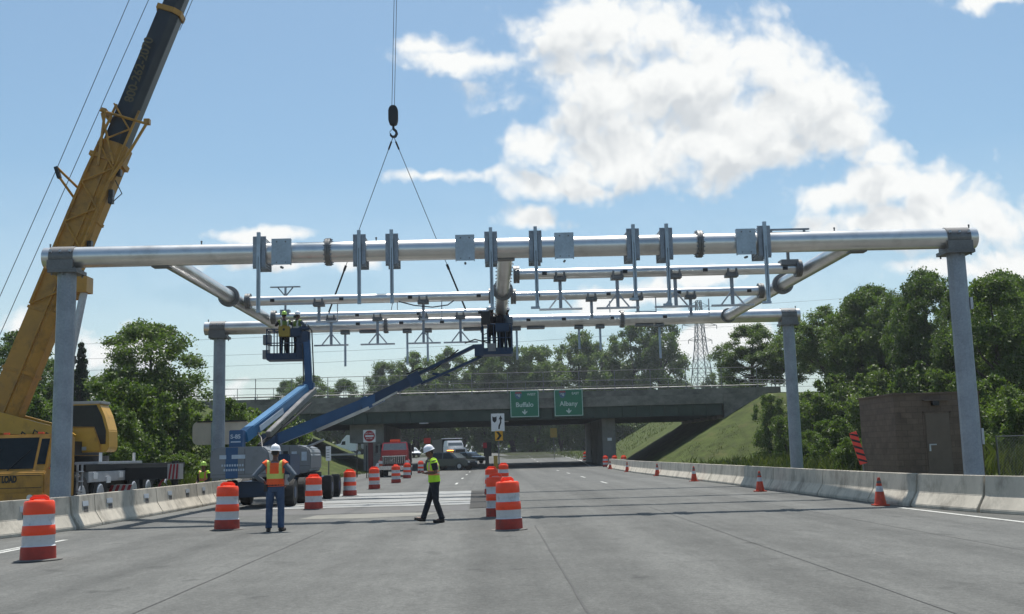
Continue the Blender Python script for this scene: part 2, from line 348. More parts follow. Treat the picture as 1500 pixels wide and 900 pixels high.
M['leaf_conifer'] = mat_leaf("conifer_foliage", (.012, .026, .014), (.032, .052, .022), .7)
M['leaf_bush'] = mat_leaf("shrub_foliage", (.030, .060, .014), (.125, .175, .036), .9)
M['weed'] = mat_leaf("tall_weeds", (.03, .05, .014), (.10, .11, .035), 1.5)

# ------------------------------------------------------------------ helpers
def tag(o, label=None, cat=None, group=None, kind=None):
    if label: o['label'] = label
    if cat: o['category'] = cat
    if group: o['group'] = group
    if kind: o['kind'] = kind
    return o

def thing(name, label, cat, loc=(0, 0, 0), rz=0.0, group=None):
    o = bpy.data.objects.new(name, None); COL.objects.link(o)
    o.location = loc; o.rotation_euler = (0, 0, rz); o.empty_display_size = .2
    return tag(o, label, cat, group)

def kids(o): return [c for c in COL.objects if c.parent is o]

def copy_tree(o, parent=None, cache=None):
    c = o.copy(); COL.objects.link(c)
    if parent is not None: c.parent = parent
    for ch in [k for k in list(COL.objects) if k.parent == o]:
        copy_tree(ch, c)
    return c

class MB:
    """collects solids; build() links them as one mesh object"""
    def __init__(self): self.v = []; self.f = []; self.mi = []; self.mats = []; self.cur = 0
    def use(self, m):
        if m not in self.mats: self.mats.append(m)
        self.cur = self.mats.index(m); return self
    def add(self, vs, fs):
        n = len(self.v); self.v += [tuple(p) for p in vs]
        for f in fs: self.f.append(tuple(i + n for i in f)); self.mi.append(self.cur)
        return self
    def box(self, c, s, rot=None, taper=None):
        hx, hy, hz = s[0] / 2, s[1] / 2, s[2] / 2
        t = taper or (1, 1)
        pts = [Vector((x * hx * (t[0] if z > 0 else 1), y * hy * (t[1] if z > 0 else 1), z * hz)) for z in (-1, 1) for y in (-1, 1) for x in (-1, 1)]
        mrot = Euler(rot).to_matrix() if rot else Matrix.Identity(3)
        pts = [mrot @ p + Vector(c) for p in pts]
        return self.add(pts, [(0, 2, 3, 1), (4, 5, 7, 6), (0, 1, 5, 4), (2, 6, 7, 3), (0, 4, 6, 2), (1, 3, 7, 5)])
    def bb(self, a, b):
        return self.box([(a[i] + b[i]) / 2 for i in range(3)], [abs(b[i] - a[i]) for i in range(3)])
    def cyl(self, p0, p1, r0, r1=None, n=16, caps=True):
        return self.tube([p0, p1], [r0, r0 if r1 is None else r1], n, caps)
    def tube(self, pts, r, n=8, caps=True, squash=None, up=None):
        pts = [Vector(p) for p in pts]
        if not isinstance(r, list): r = [r] * len(pts)
        vs = []; fs = []
        prev = None
        for i, p in enumerate(pts):
            t = (pts[min(i + 1, len(pts) - 1)] - pts[max(i - 1, 0)])
            t = t.normalized() if t.length > 1e-9 else Vector((0, 0, 1))
            ref = Vector(up) if up else (prev or (Vector((0, 0, 1)) if abs(t.z) < .95 else Vector((1, 0, 0))))
            s = ref - t * ref.dot(t)
            if s.length < 1e-4: s = Vector((1, 0, 0)) - t * t.x
            s.normalize(); q = t.cross(s)
            prev = s
            ri = r[i]
            ra, rb = (ri if isinstance(ri, (tuple, list)) else (ri, ri))
            for k in range(n):
                a = 2 * math.pi * (k + .5) / n
                vs.append(p + s * (ra * math.cos(a)) + q * (rb * math.sin(a)))
        for i in range(len(pts) - 1):
            for k in range(n):
                a = i * n + k; b = i * n + (k + 1) % n
                fs.append((a, b, b + n, a + n))
        if caps:
            fs.append(tuple(range(n - 1, -1, -1))); fs.append(tuple(range((len(pts) - 1) * n, len(pts) * n)))
        return self.add(vs, fs)
    def prism(self, prof, p0, p1, up=(0, 0, 1), scale=(1, 1)):
        """2-D profile (u sideways, v up) swept from p0 to p1"""
        p0, p1 = Vector(p0), Vector(p1); t = (p1 - p0).normalized(); u = Vector(up)
        v = (u - t * u.dot(t)).normalized(); s = t.cross(v); n = len(prof)
        vs = [p0 + s * a + v * b for a, b in prof] + [p1 + s * (a * scale[0]) + v * (b * scale[1]) for a, b in prof]
        fs = [(k, (k + 1) % n, (k + 1) % n + n, k + n) for k in range(n)] + [tuple(range(n - 1, -1, -1)), tuple(range(n, 2 * n))]
        return self.add(vs, fs)
    def lathe(self, prof, c=(0, 0, 0), n=24):
        vs = []; fs = []
        for r, z in prof:
            for k in range(n):
                a = 2 * math.pi * k / n; vs.append((c[0] + r * math.cos(a), c[1] + r * math.sin(a), c[2] + z))
        for i in range(len(prof) - 1):
            for k in range(n):
                a = i * n + k; b = i * n + (k + 1) % n; fs.append((a, b, b + n, a + n))
        fs.append(tuple(range(n - 1, -1, -1))); fs.append(tuple(range((len(prof) - 1) * n, len(prof) * n)))
        return self.add(vs, fs)
    def ball(self, c, r, n=10, m=7):
        rx, ry, rz = r if isinstance(r, (tuple, list)) else (r, r, r)
        vs = [(c[0], c[1], c[2] - rz)]; fs = []
        for i in range(1, m):
            ph = -math.pi / 2 + math.pi * i / m
            for k in range(n):
                a = 2 * math.pi * k / n; vs.append((c[0] + rx * math.cos(ph) * math.cos(a), c[1] + ry * math.cos(ph) * math.sin(a), c[2] + rz * math.sin(ph)))
        vs.append((c[0], c[1], c[2] + rz)); top = len(vs) - 1
        for k in range(n): fs.append((0, 1 + (k + 1) % n, 1 + k)); fs.append((top, top - n + k, top - n + (k + 1) % n))
        for i in range(m - 2):
            for k in range(n):
                a = 1 + i * n + k; b = 1 + i * n + (k + 1) % n; fs.append((a, b, b + n, a + n))
        return self.add(vs, fs)
    def mesh(self, name):
        me = bpy.data.meshes.new(name); me.from_pydata(self.v, [], self.f)
        for m in self.mats: me.materials.append(m)
        if len(self.mats) > 1: me.polygons.foreach_set('material_index', self.mi)
        me.update(); return me
    def build(self, name, m=None, parent=None, smooth=False, bevel=0.0, loc=None):
        if m is not None and not self.mats: self.mats = [m]
        me = self.mesh(name)
        bm = bmesh.new(); bm.from_mesh(me); bmesh.ops.recalc_face_normals(bm, faces=bm.faces)
        if bevel: bmesh.ops.bevel(bm, geom=bm.edges[:], offset=bevel, segments=2, affect='EDGES', clamp_overlap=True)
        bm.to_mesh(me); bm.free()
        if smooth:
            me.polygons.foreach_set('use_smooth', [True] * len(me.polygons))
            try: me.set_sharp_from_angle(angle=R(40))
            except Exception: pass
        o = bpy.data.objects.new(name, me); COL.objects.link(o)
        if parent is not None: o.parent = parent
        if loc: o.location = loc
        return o

def solo(mb, name, m, label, cat, group=None, **k): return tag(mb.build(name, m, **k), label, cat, group)
def struct(mb, name, m, **k): return tag(mb.build(name, m, **k), kind='structure')

def text_mesh(txt, size, name, m, parent, loc, rot, align='CENTER', extrude=.002, xscale=1.0, bold=0.0):
    cu = bpy.data.curves.new(name, 'FONT'); cu.body = txt; cu.size = size; cu.align_x = align; cu.align_y = 'CENTER'; cu.extrude = extrude; cu.offset = bold
    t = bpy.data.objects.new(name, cu); COL.objects.link(t)
    dg = bpy.context.evaluated_depsgraph_get()
    me = bpy.data.meshes.new_from_object(t.evaluated_get(dg))
    bpy.data.objects.remove(t)
    me.materials.clear(); me.materials.append(m)
    o = bpy.data.objects.new(name, me); COL.objects.link(o)
    o.parent = parent; o.location = loc; o.rotation_euler = rot; o.scale = (xscale, 1, 1)
    return o

def remeshed(mb, name, mats, voxel, parent, smooth=3, fn=None):
    """melt overlapping tubes into one continuous skin"""
    me = mb.mesh(name + "_src")
    bm = bmesh.new(); bm.from_mesh(me); bmesh.ops.recalc_face_normals(bm, faces=bm.faces); bm.to_mesh(me); bm.free()
    o = bpy.data.objects.new(name, me); COL.objects.link(o)
    r = o.modifiers.new('r', 'REMESH'); r.mode = 'VOXEL'; r.voxel_size = voxel
    if smooth:
        s = o.modifiers.new('s', 'SMOOTH'); s.factor = .5; s.iterations = smooth
    dg = bpy.context.evaluated_depsgraph_get()
    m2 = bpy.data.meshes.new_from_object(o.evaluated_get(dg))
    bpy.data.objects.remove(o); m2.name = name
    m2.materials.clear()
    for m in mats: m2.materials.append(m)
    m2.polygons.foreach_set('use_smooth', [True] * len(m2.polygons))
    if fn:
        m2.polygons.foreach_set('material_index', [fn(p.center, p.normal) for p in m2.polygons])
    o2 = bpy.data.objects.new(name, m2); COL.objects.link(o2)
    if parent is not None: o2.parent = parent
    return o2

def road_z(x, y):
    k = .012 + .010 * min(1, max(0, -x / 8))
    return min(1.75, k * max(0, y - 105))

# ------------------------------------------------------------------ ground, road
def ground_h(x, y):
    base = road_z(x, y)
    h = base - .06 if (-12 < x < 11.0 or y < 17 or (x > 0 and y < 33)) else base - .02
    if x > 11.0 and 33 <= y < 100: h = -.05 + .25 * min(1, (x - 11.0) / 8)
    if x < -12 and y < 100: h = -.12
    # embankments carrying the overpass
    for sgn, x0, sl in ((1, 28.2, .56), (-1, -28.5, .44)):
        dx = max(0, (x0 - x) * sgn); dy = max(0, 107.0 - y, y - (175 if sgn > 0 else 137))
        d = math.hypot(dx, dy * (1.0 if sgn > 0 else .8))
        h = max(h, 6.9 - sl * d - (0 if dx or dy else 0))
    if y > 160: h = max(h, base + .9 * min(1, max(0, (abs(x - 2) - 22) / 20)))
    return h

def build_ground():
    xs = sorted(set([-1500, -700, -350, -200, -150] + list(np.arange(-120, -30, 4)) + list(np.arange(-30, 45, .75)) + list(np.arange(45, 120, 5)) + [150, 200, 350, 700, 1500]))
    ys = sorted(set([-160, -60, -30] + list(np.arange(-20, 95, 3)) + list(np.arange(95, 165, .8)) + list(np.arange(165, 260, 5)) + [280, 320, 400, 600, 1000, 2500]))
    vs = []; rnd = random.Random(5)
    for y in ys:
        for x in xs:
            h = ground_h(x, y)
            vs.append((x, y, h + (rnd.uniform(-.05, .05) if (x > 12 or x < -13) and y < 170 else 0)))
    nx = len(xs); fs = [(j * nx + i, j * nx + i + 1, (j + 1) * nx + i + 1, (j + 1) * nx + i) for j in range(len(ys) - 1) for i in range(nx - 1)]
    mb = MB(); mb.add(vs, fs)
    struct(mb, 'ground', M['grass'], smooth=True)
build_ground()

def sheet(name, xs, ys, m, dz, zf=road_z, kind='structure'):
    vs = [(x, y, zf(x, y) + dz) for y in ys for x in xs]; nx = len(xs)
    fs = [(j * nx + i, j * nx + i + 1, (j + 1) * nx + i + 1, (j + 1) * nx + i) for j in range(len(ys) - 1) for i in range(nx - 1)]
    mb = MB(); mb.add(vs, fs); o = mb.build(name, m); o['kind'] = kind; return o

def build_road():
    # main carriageway, edges widen past the bridge
    ys = [-150, -100, -60] + list(range(-30, 105, 5)) + list(range(105, 236, 3))
    def edges(y):
        l = -34 if y < 16 else -14.5 if y < 60 else (-14.5 + (y - 60) * .06 if y < 105 else -11.8 - max(0, y - 140) * .42)
        r = 34 if y < 31 else 12.9 if y < 60 else 11.8 + max(0, y - 120) * .045  # asphalt added out of view, keeps grass green out of the beam reflection
        return l, r
    vs = []; nx = 14
    for y in ys:
        l, r = edges(y)
        for i in range(nx):
            x = l + (r - l) * i / (nx - 1); vs.append((x, y, road_z(x, y)))
    fs = [(j * nx + i, j * nx + i + 1, (j + 1) * nx + i + 1, (j + 1) * nx + i) for j in range(len(ys) - 1) for i in range(nx - 1)]
    mb = MB(); mb.add(vs, fs); struct(mb, 'road', M['asphalt'])
    mk = MB()
    def strip(x0, y0, x1, y1, w, n=1):
        for k in range(n):
            a, b = k / n, (k + 1) / n
            xa, ya, xb, yb = x0 + (x1 - x0) * a, y0 + (y1 - y0) * a, x0 + (x1 - x0) * b, y0 + (y1 - y0) * b
            mk.add([(xa - w / 2, ya, road_z(xa, ya) + .006), (xa + w / 2, ya, road_z(xa, ya) + .006), (xb + w / 2, yb, road_z(xb, yb) + .006), (xb - w / 2, yb, road_z(xb, yb) + .006)], [(0, 1, 2, 3)])
    for y in (52.0, 64.2, 76.6, 89, 122, 134.5, 147, 160, 173, 186):
        x = 5.62 if y < 110 else 5.62 + (y - 110) * .012
        strip(x, y, x, y + 3.0, .13)
    for y in (57, 69, 81, 93):
        strip(-1.9, y, -1.9, y + 3, .13)
    strip(-9.36, 6, -9.1, 23.2, .14)
    strip(-9.55, 6, -9.3, 22.2, .10)
    strip(10.75, 11, 10.07, 26.4, .15)
    strip(10.02, 108, 11.4, 136, .15, 6); strip(11.4, 136, 11.9, 200, .15, 8)
    struct(mk, 'lane_markings', M['white_line'])
    def polyquad(name, pts, m, z):
        b = MB(); b.add([(x, y, z) for x, y in pts], [tuple(range(len(pts)))]); struct(b, name, m)
    rnd = random.Random(3)
    # pale sensor slabs, grey and dark patches
    polyquad('pavement_patch', [(-9.2, 30.9), (-.66, 30.6), (-.78, 33.8), (-9.2, 34.0)], M['mid_patch'], .004)
    for y0, y1 in ((34.2, 36.9), (37.35, 40.2), (40.7, 46.6)):
        polyquad('pavement_slab', [(-7.4, y0 + .1), (-.68 - (y0 - 34) * .016, y0), (-.68 - (y1 - 34) * .016, y1), (-7.4, y1 + .1)], M['slab'], .008)
    polyquad('pavement_patch', [(-.66, 31.7), (-.2, 32.0), (.15, 33.2), (.12, 46.2), (-.88, 46.4)], M['dark_patch'], .012)
    polyquad('pavement_dust', [(-5.1, 28.5), (-3.2, 28.1), (-1.7, 28.9), (-1.5, 29.9), (-3.0, 30.4), (-4.9, 30.2)], M['dust'], .004)
    # tar seams running with the lanes and across
    se = MB()
    def seam(pts, w):
        for (x0, y0), (x1, y1) in zip(pts, pts[1:]):
            d = Vector((x1 - x0, y1 - y0)); n = Vector((-d.y, d.x)).normalized() * w / 2
            se.add([(x0 - n.x, y0 - n.y, .005), (x0 + n.x, y0 + n.y, .005), (x1 + n.x, y1 + n.y, .005), (x1 - n.x, y1 - n.y, .005)], [(0, 1, 2, 3)])
    def wander(x, y0, y1, amp, w, step=.6, drift=0):
        pts = []; y = y0
        while y < y1: pts.append((x + rnd.uniform(-amp, amp) + drift * (y - y0), y)); y += step
        seam(pts, w)
    wander(.93, 4, 24.5, .008, .028, .9); wander(-3.95, 4, 24, .010, .022, .9, drift=.012)
    wander(4.3, 9, 30, .012, .014, 1.1, drift=.004); wander(7.7, 14, 42, .012, .014, 1.1)
    wander(-.95, 47, 98, .02, .03, 2); wander(2.0, 47, 98, .02, .03, 2)
    seam([(x, 15.2 + .05 * x + rnd.uniform(-.05, .05)) for x in np.arange(2.4, 6.6, .3)], .012)
    struct(se, 'tar_seams', M['tar'])
build_road()

# ------------------------------------------------------------------ overpass
BZ0, BZ1 = 108.6, 139.0
def build_bridge():
    b = thing('highway_overpass', 'stained concrete overpass with dark green girders crossing above the highway', 'bridge', (0, BZ0, 0))
    m = MB()
    m.bb((-60, .5, 6.2), (24.0, 24.4, 6.9)); m.bb((-60, -.02, 6.05), (24.0, .5, 7.05)); m.build('deck', M['bridge_concrete'], b)
    m = MB().bb((-60, .0, 7.06), (30.0, .32, 7.62)); m.build('parapet', M['bridge_concrete'], b)
    m = MB().bb((-60, 24.5, 6.0), (30.0, 24.8, 7.62)); m.build('parapet', M['bridge_concrete'], b)
    for k in range(7):
        y = .28 + k * 3.95; g = MB()
        g.bb((-27.6, y - .012, 4.9), (23.9, y + .012, 6.04)); g.bb((-27.6, y - .2, 4.86), (23.9, y + .2, 4.9)); g.bb((-27.6, y - .2, 6.0), (23.9, y + .2, 6.045))
        if k == 0:
            for i in range(36): x = -27 + i * 1.45; g.bb((x, y - .16, 4.905), (x + .03, y - .014, 5.995))
        g.build('girder', M['bridge_green'], b)
    # abutments with wing walls
    for x0, x1 in ((24.02, 26.0), (-29.6, -27.7)):
        a = MB(); a.bb((x0, .0, 2.0), (x1, 24.6, 6.04))
        a.build('abutment', M['bridge_concrete'], b)
    w = MB(); w.prism([(-.0, 0), (5.2, 0), (5.2, 3.05), (0, 3.05)], (26.0, -.08, 4.0), (26.0, .4, 4.0)); w.build('wing_wall', M['bridge_concrete'], b)
    w = MB(); w.bb((24.02, -.05, 4.3), (31.2, .35, 7.04)); w.build('wing_wall', M['bridge_concrete'], b)
    # piers
    p = MB(); p.bb((-13.1, 1.7, -.3), (-11.1, 23.0, 3.0)); p.bb((-14.5, 1.6, 3.0), (-11.0, 23.1, 4.85)); p.build('pier', M['pier_concrete'], b)
    p = MB(); p.bb((11.6, 1.6, -.3), (12.95, 13.5, 4.85)); p.build('pier', M['pier_concrete'], b)
    p = MB(); p.bb((11.7, 15.5, -.3), (12.9, 23.0, 4.85)); p.build('pier', M['pier_concrete'], b)
    s = MB().bb((12.1, 1.58, 2.55), (12.55, 1.598, 2.85)); s.build('pier_plate', M['white_paint'], b)
    # railings and protective fence
    f = MB()
    f.cyl((-60, .16, 7.86), (28.6, .16, 7.86), .07, n=8); f.cyl((-60, .16, 9.72), (27.5, .16, 9.72), .032, n=6); f.cyl((-60, .16, 8.75), (27.5, .16, 8.75), .026, n=6)
    fo = f.build('protective_fence', M['rail_steel'], b)
    for i in range(24):
        x = -57 + i * 3.68
        if x > 28: break
        q = MB(); q.cyl((x, .16, 7.62), (x, .16, 9.74), .04, n=6); q.bb((x - .08, .08, 7.621), (x + .08, .24, 7.9)); q.build('fence_post', M['rail_steel'], fo)
        if i % 1 == 0:
            q = MB(); q.cyl((x + 1.84, .16, 7.62), (x + 1.84, .16, 8.75), .03, n=6); q.build('fence_post', M['rail_steel'], fo)
    f2 = MB(); f2.cyl((-60, 24.6, 7.86), (28.6, 24.6, 7.86), .07, n=8); f2.cyl((-60, 24.6, 9.6), (27.5, 24.6, 9.6), .03, n=6)
    for i in range(30): f2.cyl((-58 + i * 2.9, 24.6, 7.62), (-58 + i * 2.9, 24.6, 9.6), .035, n=6)
    f2.build('far_railing', M['rail_steel'], b)
    # lamps under the girders
    for x, y in ((-7.2, -.12), (1.0, 1.2)):
        l = MB().bb((x, y, 4.74), (x + .9, y + .2, 4.84)); l.build('underside_lamp', M['light_metal'], b)
    r = MB()
    for i in range(12): r.box((26.6 + i * .45, .9, 8.1), (.06, .06, .9))
    r.cyl((26.4, .9, 8.5), (32, .9, 8.3), .05, n=6); r.cyl((26.4, .9, 8.2), (32, .9, 8.0), .05, n=6); r.build('guide_rail', M['rail_steel'], b)
build_bridge()

def guide_sign(x, word, direc, label):
    s = thing('guide_sign', label, 'road sign', (x, BZ0 - .42, 6.5), 0, 'green guide signs on the overpass')
    w, h = 2.95, 2.75
    p = MB(); p.box((0, 0, 0), (w, .05, h)); p.build('panel', M['sign_green'], s, bevel=.012)
    e = MB()
    for dx, dz, sx, sz in ((0, h / 2 - .07, w - .1, .06), (0, -h / 2 + .07, w - .1, .06), (-w / 2 + .07, 0, .06, h - .2), (w / 2 - .07, 0, .06, h - .2)): e.box((dx, -.028, dz), (sx, .006, sz))
    e.build('border', M['sign_text'], s)
    text_mesh(word, .66, 'lettering', M['sign_text'], s, (0, -.03, -.12), (R(90), 0, 0), xscale=1.0, bold=.012)
    text_mesh(direc, .34, 'lettering', M['sign_text'], s, (.72, -.03, .92), (R(90), 0, 0), bold=.006)
    sh = MB().use(M['shield_blue'])
    prof = [(-.33, .30), (-.2, .38), (0, .33), (.2, .38), (.33, .30), (.36, 0), (.2, -.3), (0, -.4), (-.2, -.3), (-.36, 0)]
    sh.add([(-.62 + a, -.031, .86 + c) for a, c in prof], [tuple(range(10))])
    sh.use(M['shield_red']).add([(-.62 + a, -.034, .86 + c) for a, c in prof[:5] + [(.34, .17), (-.34, .17)]], [tuple(range(7))])
    so = sh.build('route_shield', None, s)
    text_mesh('90', .36, 'route_number', M['sign_text'], so, (-.62, -.037, .80), (R(90), 0, 0), bold=.01)
    ar = MB(); ar.add([(x_ * .42, -.032, -.86 + z_ * .42) for x_, z_ in ((-.16, .62), (.16, .62), (.16, .05), (.62, .3), (.62, .0), (0, -.62), (-.62, 0), (-.62, .3), (-.16, .05))], [tuple(range(9))]); ar.build('down_arrow', M['sign_text'], s)
    k = MB()
    for dx in (-1.0, 1.0): k.box((dx, .2, -.1), (.08, .33, 2.4))
    k.build('bracket', M['galv_dark'], s)
guide_sign(3.55, 'Buffalo', 'WEST', 'green overhead sign reading Buffalo hung on the overpass')
guide_sign(8.05, 'Albany', 'EAST', 'green overhead sign reading Albany hung on the overpass')

# ------------------------------------------------------------------ concrete barriers
JERSEY = [(-.31, 0), (.31, 0), (.31, .08), (.13, .37), (.08, .81), (-.08, .81), (-.13, .37), (-.31, .08)]
SLOPE = [(-.24, 0), (.24, 0), (.10, .86), (-.10, .86)]
def barrier(p0, p1, label, prof=JERSEY, m='concrete_barrier', face=1, marks=2, end_scale=1.0, group=None, stained=True):
    p0, p1 = Vector((p0[0], p0[1], road_z(*p0[:2]))), Vector((p1[0], p1[1], road_z(*p1[:2])))
    d = (p1 - p0); ln = d.length; ang = math.atan2(d.y, d.x)
    t = thing('concrete_barrier', label, 'barrier', p0, ang, group)
    b = MB(); n = 6; us = [.02 + (ln - .04) * k / n for k in range(n + 1)]; k = len(prof); vs = []
    for i, u in enumerate(us):
        z = 1.0 + (end_scale - 1) * i / n
        vs += [(u, a, c * z) for a, c in prof]
    fs = [(i * k + j, i * k + (j + 1) % k, (i + 1) * k + (j + 1) % k, (i + 1) * k + j) for i in range(n) for j in range(k)]
    fs += [tuple(range(k - 1, -1, -1)), tuple(range(n * k, (n + 1) * k))]
    b.add(vs, fs); b.build('body', M[m], t, bevel=.012)
    rnd = random.Random(int(p0.y * 31))
    slope = .055 / .48 if prof is JERSEY else .14 / .86
    for q in range(marks):
        u = ln * (q + .5) / max(1, marks) + rnd.uniform(-.4, .4); zc = .60 * (1 + (end_scale - 1) * u / ln)
        yc = face * ((.085 if prof is JERSEY else .10) + ((.81 if prof is JERSEY else .86) - zc) * slope + .006)
        r = MB().box((u, yc, zc), (.42, .012, .13), (face * slope, 0, 0)); r.build('reflector', M['reflector'], t)
        if stained:
            r = MB().box((u + rnd.uniform(-.08, .08), yc + face * .008, zc - .15), (.30, .004, .12), (face * slope, 0, 0)); r.build('stain', M['rust_stain'], t)
    return t
LB = [(-14.2, 20.6), (-12.6, 22.2), (-11.25, 24.0), (-10.42, 26.6), (-10.48, 28.3), (-10.46, 33.4), (-10.45, 37.9), (-10.5, 40.2), (-10.5, 45.0), (-9.3, 49.4)]
LL = ['pale concrete barrier running out of view at the lower left corner', 'pale concrete barrier behind the nearest left drum', 'concrete barrier angled just before the shaded one under the gantry end', 'short concrete barrier shaded by the gantry beam beside the front left column',
      'sunlit concrete barrier just past the front left gantry column', 'long sunlit concrete barrier ahead of the crane outrigger beam', 'short concrete barrier between two dark joints behind an orange drum', 'concrete barrier in front of the worker behind the wall', 'pale concrete barrier end angled toward the road beside lift tyres']
for i in range(len(LB) - 1):
    # left barriers face +X
    barrier(LB[i], LB[i + 1], LL[i], face=-1, marks=2 if (Vector(LB[i + 1]) - Vector(LB[i])).length > 3 else 1, group='concrete barriers along the left shoulder')
RB = [(10.7, 96.0), (10.55, 91), (10.35, 85), (10.2, 79), (10.1, 73), (10.15, 67), (10.25, 61), (10.35, 55), (10.42, 50), (10.5, 45.1), (10.48, 39.2), (10.55, 33.6), (10.62, 29.3), (10.72, 26.6), (11.15, 23.9), (12.0, 21.2), (13.4, 18.6)]
RL = ['farthest pale barrier by the drums at the right pier', 'second barrier from the right pier, beside the last cone', 'third barrier from the right pier, pale and sunlit', 'sunlit barrier beside the fifth cone from the front', 'sunlit barrier between the fourth and fifth cones', 'pale sunlit barrier beside the fourth cone from the front',
      'pale sunlit barrier between third and fourth cones', 'pale sunlit barrier beside the third cone', 'last sunlit barrier before the grey wall sections', 'grey shaded wall section nearest the bright barriers', 'grey shaded wall section behind the second cone', 'grey shaded wall section under the striped marker', 'shaded-top barrier behind the front cone',
      'barrier with gantry column shadow near the brown shed', 'barrier with two reflectors in front of the right column', 'low tapered barrier end running out at the right edge']
for i in range(len(RB) - 1):
    mid = False
    barrier(RB[i], RB[i + 1], RL[i], prof=SLOPE if mid else JERSEY, m='concrete_grey' if mid else 'concrete_barrier', face=1, marks=2, end_scale=.62 if i == len(RB) - 2 else 1.0, group='concrete barriers along the right shoulder', stained=not mid)

# ------------------------------------------------------------------ drums and cones
def make_drum():
    t = thing('traffic_drum', 'x', 'traffic drum', group='orange and white traffic drums')
    b = MB()
    prof = [(.288, .012, 'orange_dirty'), (.28, .235, 'band'), (.262, .25, 'band'), (.262, .42, 'orange'), (.272, .435, 'orange'), (.258, .585, 'band'), (.248, .60, 'band'), (.248, .765, 'orange'), (.256, .78, 'orange'), (.244, .97, 'orange'), (.225, .995, 'orange'), (.05, 1.012, 'orange')]
    n = 32; vs = []
    for r, z, _ in prof:
        for k in range(n): a = 2 * math.pi * k / n; vs.append((r * math.cos(a), r * math.sin(a), z))
    fs = []; 
    for i in range(len(prof) - 1):
        b.use(M[prof[i][2]])
        b.f += [(i * n + k, i * n + (k + 1) % n, (i + 1) * n + (k + 1) % n, (i + 1) * n + k) for k in range(n)]; b.mi += [b.cur] * n
    b.v = vs; b.use(M['orange']); b.f.append(tuple(range((len(prof) - 1) * n, len(prof) * n))); b.mi.append(b.cur)
    b.build('barrel', None, t, smooth=True)
    h = MB(); h.tube([(-.15, 0, .985), (-.145, 0, 1.03), (-.10, 0, 1.058), (.10, 0, 1.058), (.145, 0, 1.03), (.15, 0, .985)], (.04, .022), n=8); h.build('handle', M['orange'], t, smooth=True)
    g = MB(); g.lathe([(.39, .002), (.385, .014), (.31, .022), (.289, .024)], n=24); g.build('rubber_base', M['rubber_grey'], t, smooth=True)
    return t
DR = [(-7.71, 18.5, 'frontmost drum on the left, before the barrier'), (-6.15, 25.1, 'drum beside the worker in the orange vest'), (-5.57, 33.7, 'drum in front of the pale road slabs and lift tyres'),
      (-5.85, 44.4, 'drum just beyond the boom lift tyres'), (-5.73, 52.6, 'drum in front of the red truck bumper corner'), (-5.6, 63.1, 'drum before the red truck grille'), (-5.92, 75.3, 'drum at the red truck headlight'),
      (-6.25, 95, 'drum past the red truck, before the white car'), (-6.05, 108, 'drum half hidden behind the lime vest worker'),
      (-9.6, 112, 'faint drum behind the red truck cab'),
      (.35, 22.6, 'large front drum at the road centre'), (.13, 27.2, 'second centre drum, tucked behind the largest one'), (.0, 41.7, 'centre drum peeking out beside the dark patch'), (.62, 54.7, 'rear centre drum under the keep right sign'),
      (11.9, 135, 'far drum standing alone on the right shoulder line'), (11.0, 102.6, 'shaded drum at the dark side of the right pier'), (11.75, 101.5, 'shaded drum before the right pier face'), (12.1, 97.5, 'drum at the far barrier end by the pier')]
drum0 = make_drum()
for i, (x, y, lab) in enumerate(DR):
    o = drum0 if i == 0 else copy_tree(drum0)
    o.location = (x, y, road_z(x, y)); o.rotation_euler = (R((i * 37 % 9 - 4) * .28), R((i * 53 % 11 - 5) * .25), R(20 + 47 * i % 60 - 30)); o['label'] = 'orange striped drum, ' + lab if len(lab.split()) < 13 else lab
    if i not in (0,): o.scale = (1, 1, 1)

def make_cone():
    t = thing('traffic_cone', 'x', 'traffic cone', group='traffic cones along the right barrier')
    b = MB().use(M['cone_orange']); b.lathe([(.155, .035), (.105, .35), (.10, .36)], n=20)
    b.use(M['band']); b.lathe([(.101, .361), (.078, .50)], n=20); b.use(M['cone_orange']); b.lathe([(.0775, .501), (.064, .57)], n=20)
    b.use(M['rubber_grey']); b.lathe([(.0635, .571), (.05, .64)], n=20); b.use(M['cone_orange']); b.lathe([(.0495, .641), (.034, .715), (.02, .72)], n=20)
    b.build('cone_body', None, t, smooth=True)
    b = MB().box((0, 0, .018), (.37, .37, .036)); b.build('base', M['cone_orange'], t, bevel=.01)
    return t
CN = [(10.0, 27.5, 'frontmost on the right by the shed'), (9.52, 37.9, 'second from the front, before grey wall'), (9.75, 51.4, 'third from the front by sunlit barriers'), (9.85, 63.4, 'fourth from the front by sunlit barriers'), (9.8, 77, 'fifth from the front, small'), (10.02, 90, 'farthest and smallest by the barrier end')]
cone0 = make_cone()
for i, (x, y, lab) in enumerate(CN):
    o = cone0 if i == 0 else copy_tree(cone0)
    o.location = (x, y, 0); o.rotation_euler = (0, 0, R(13 * i)); o['label'] = 'orange cone ' + lab

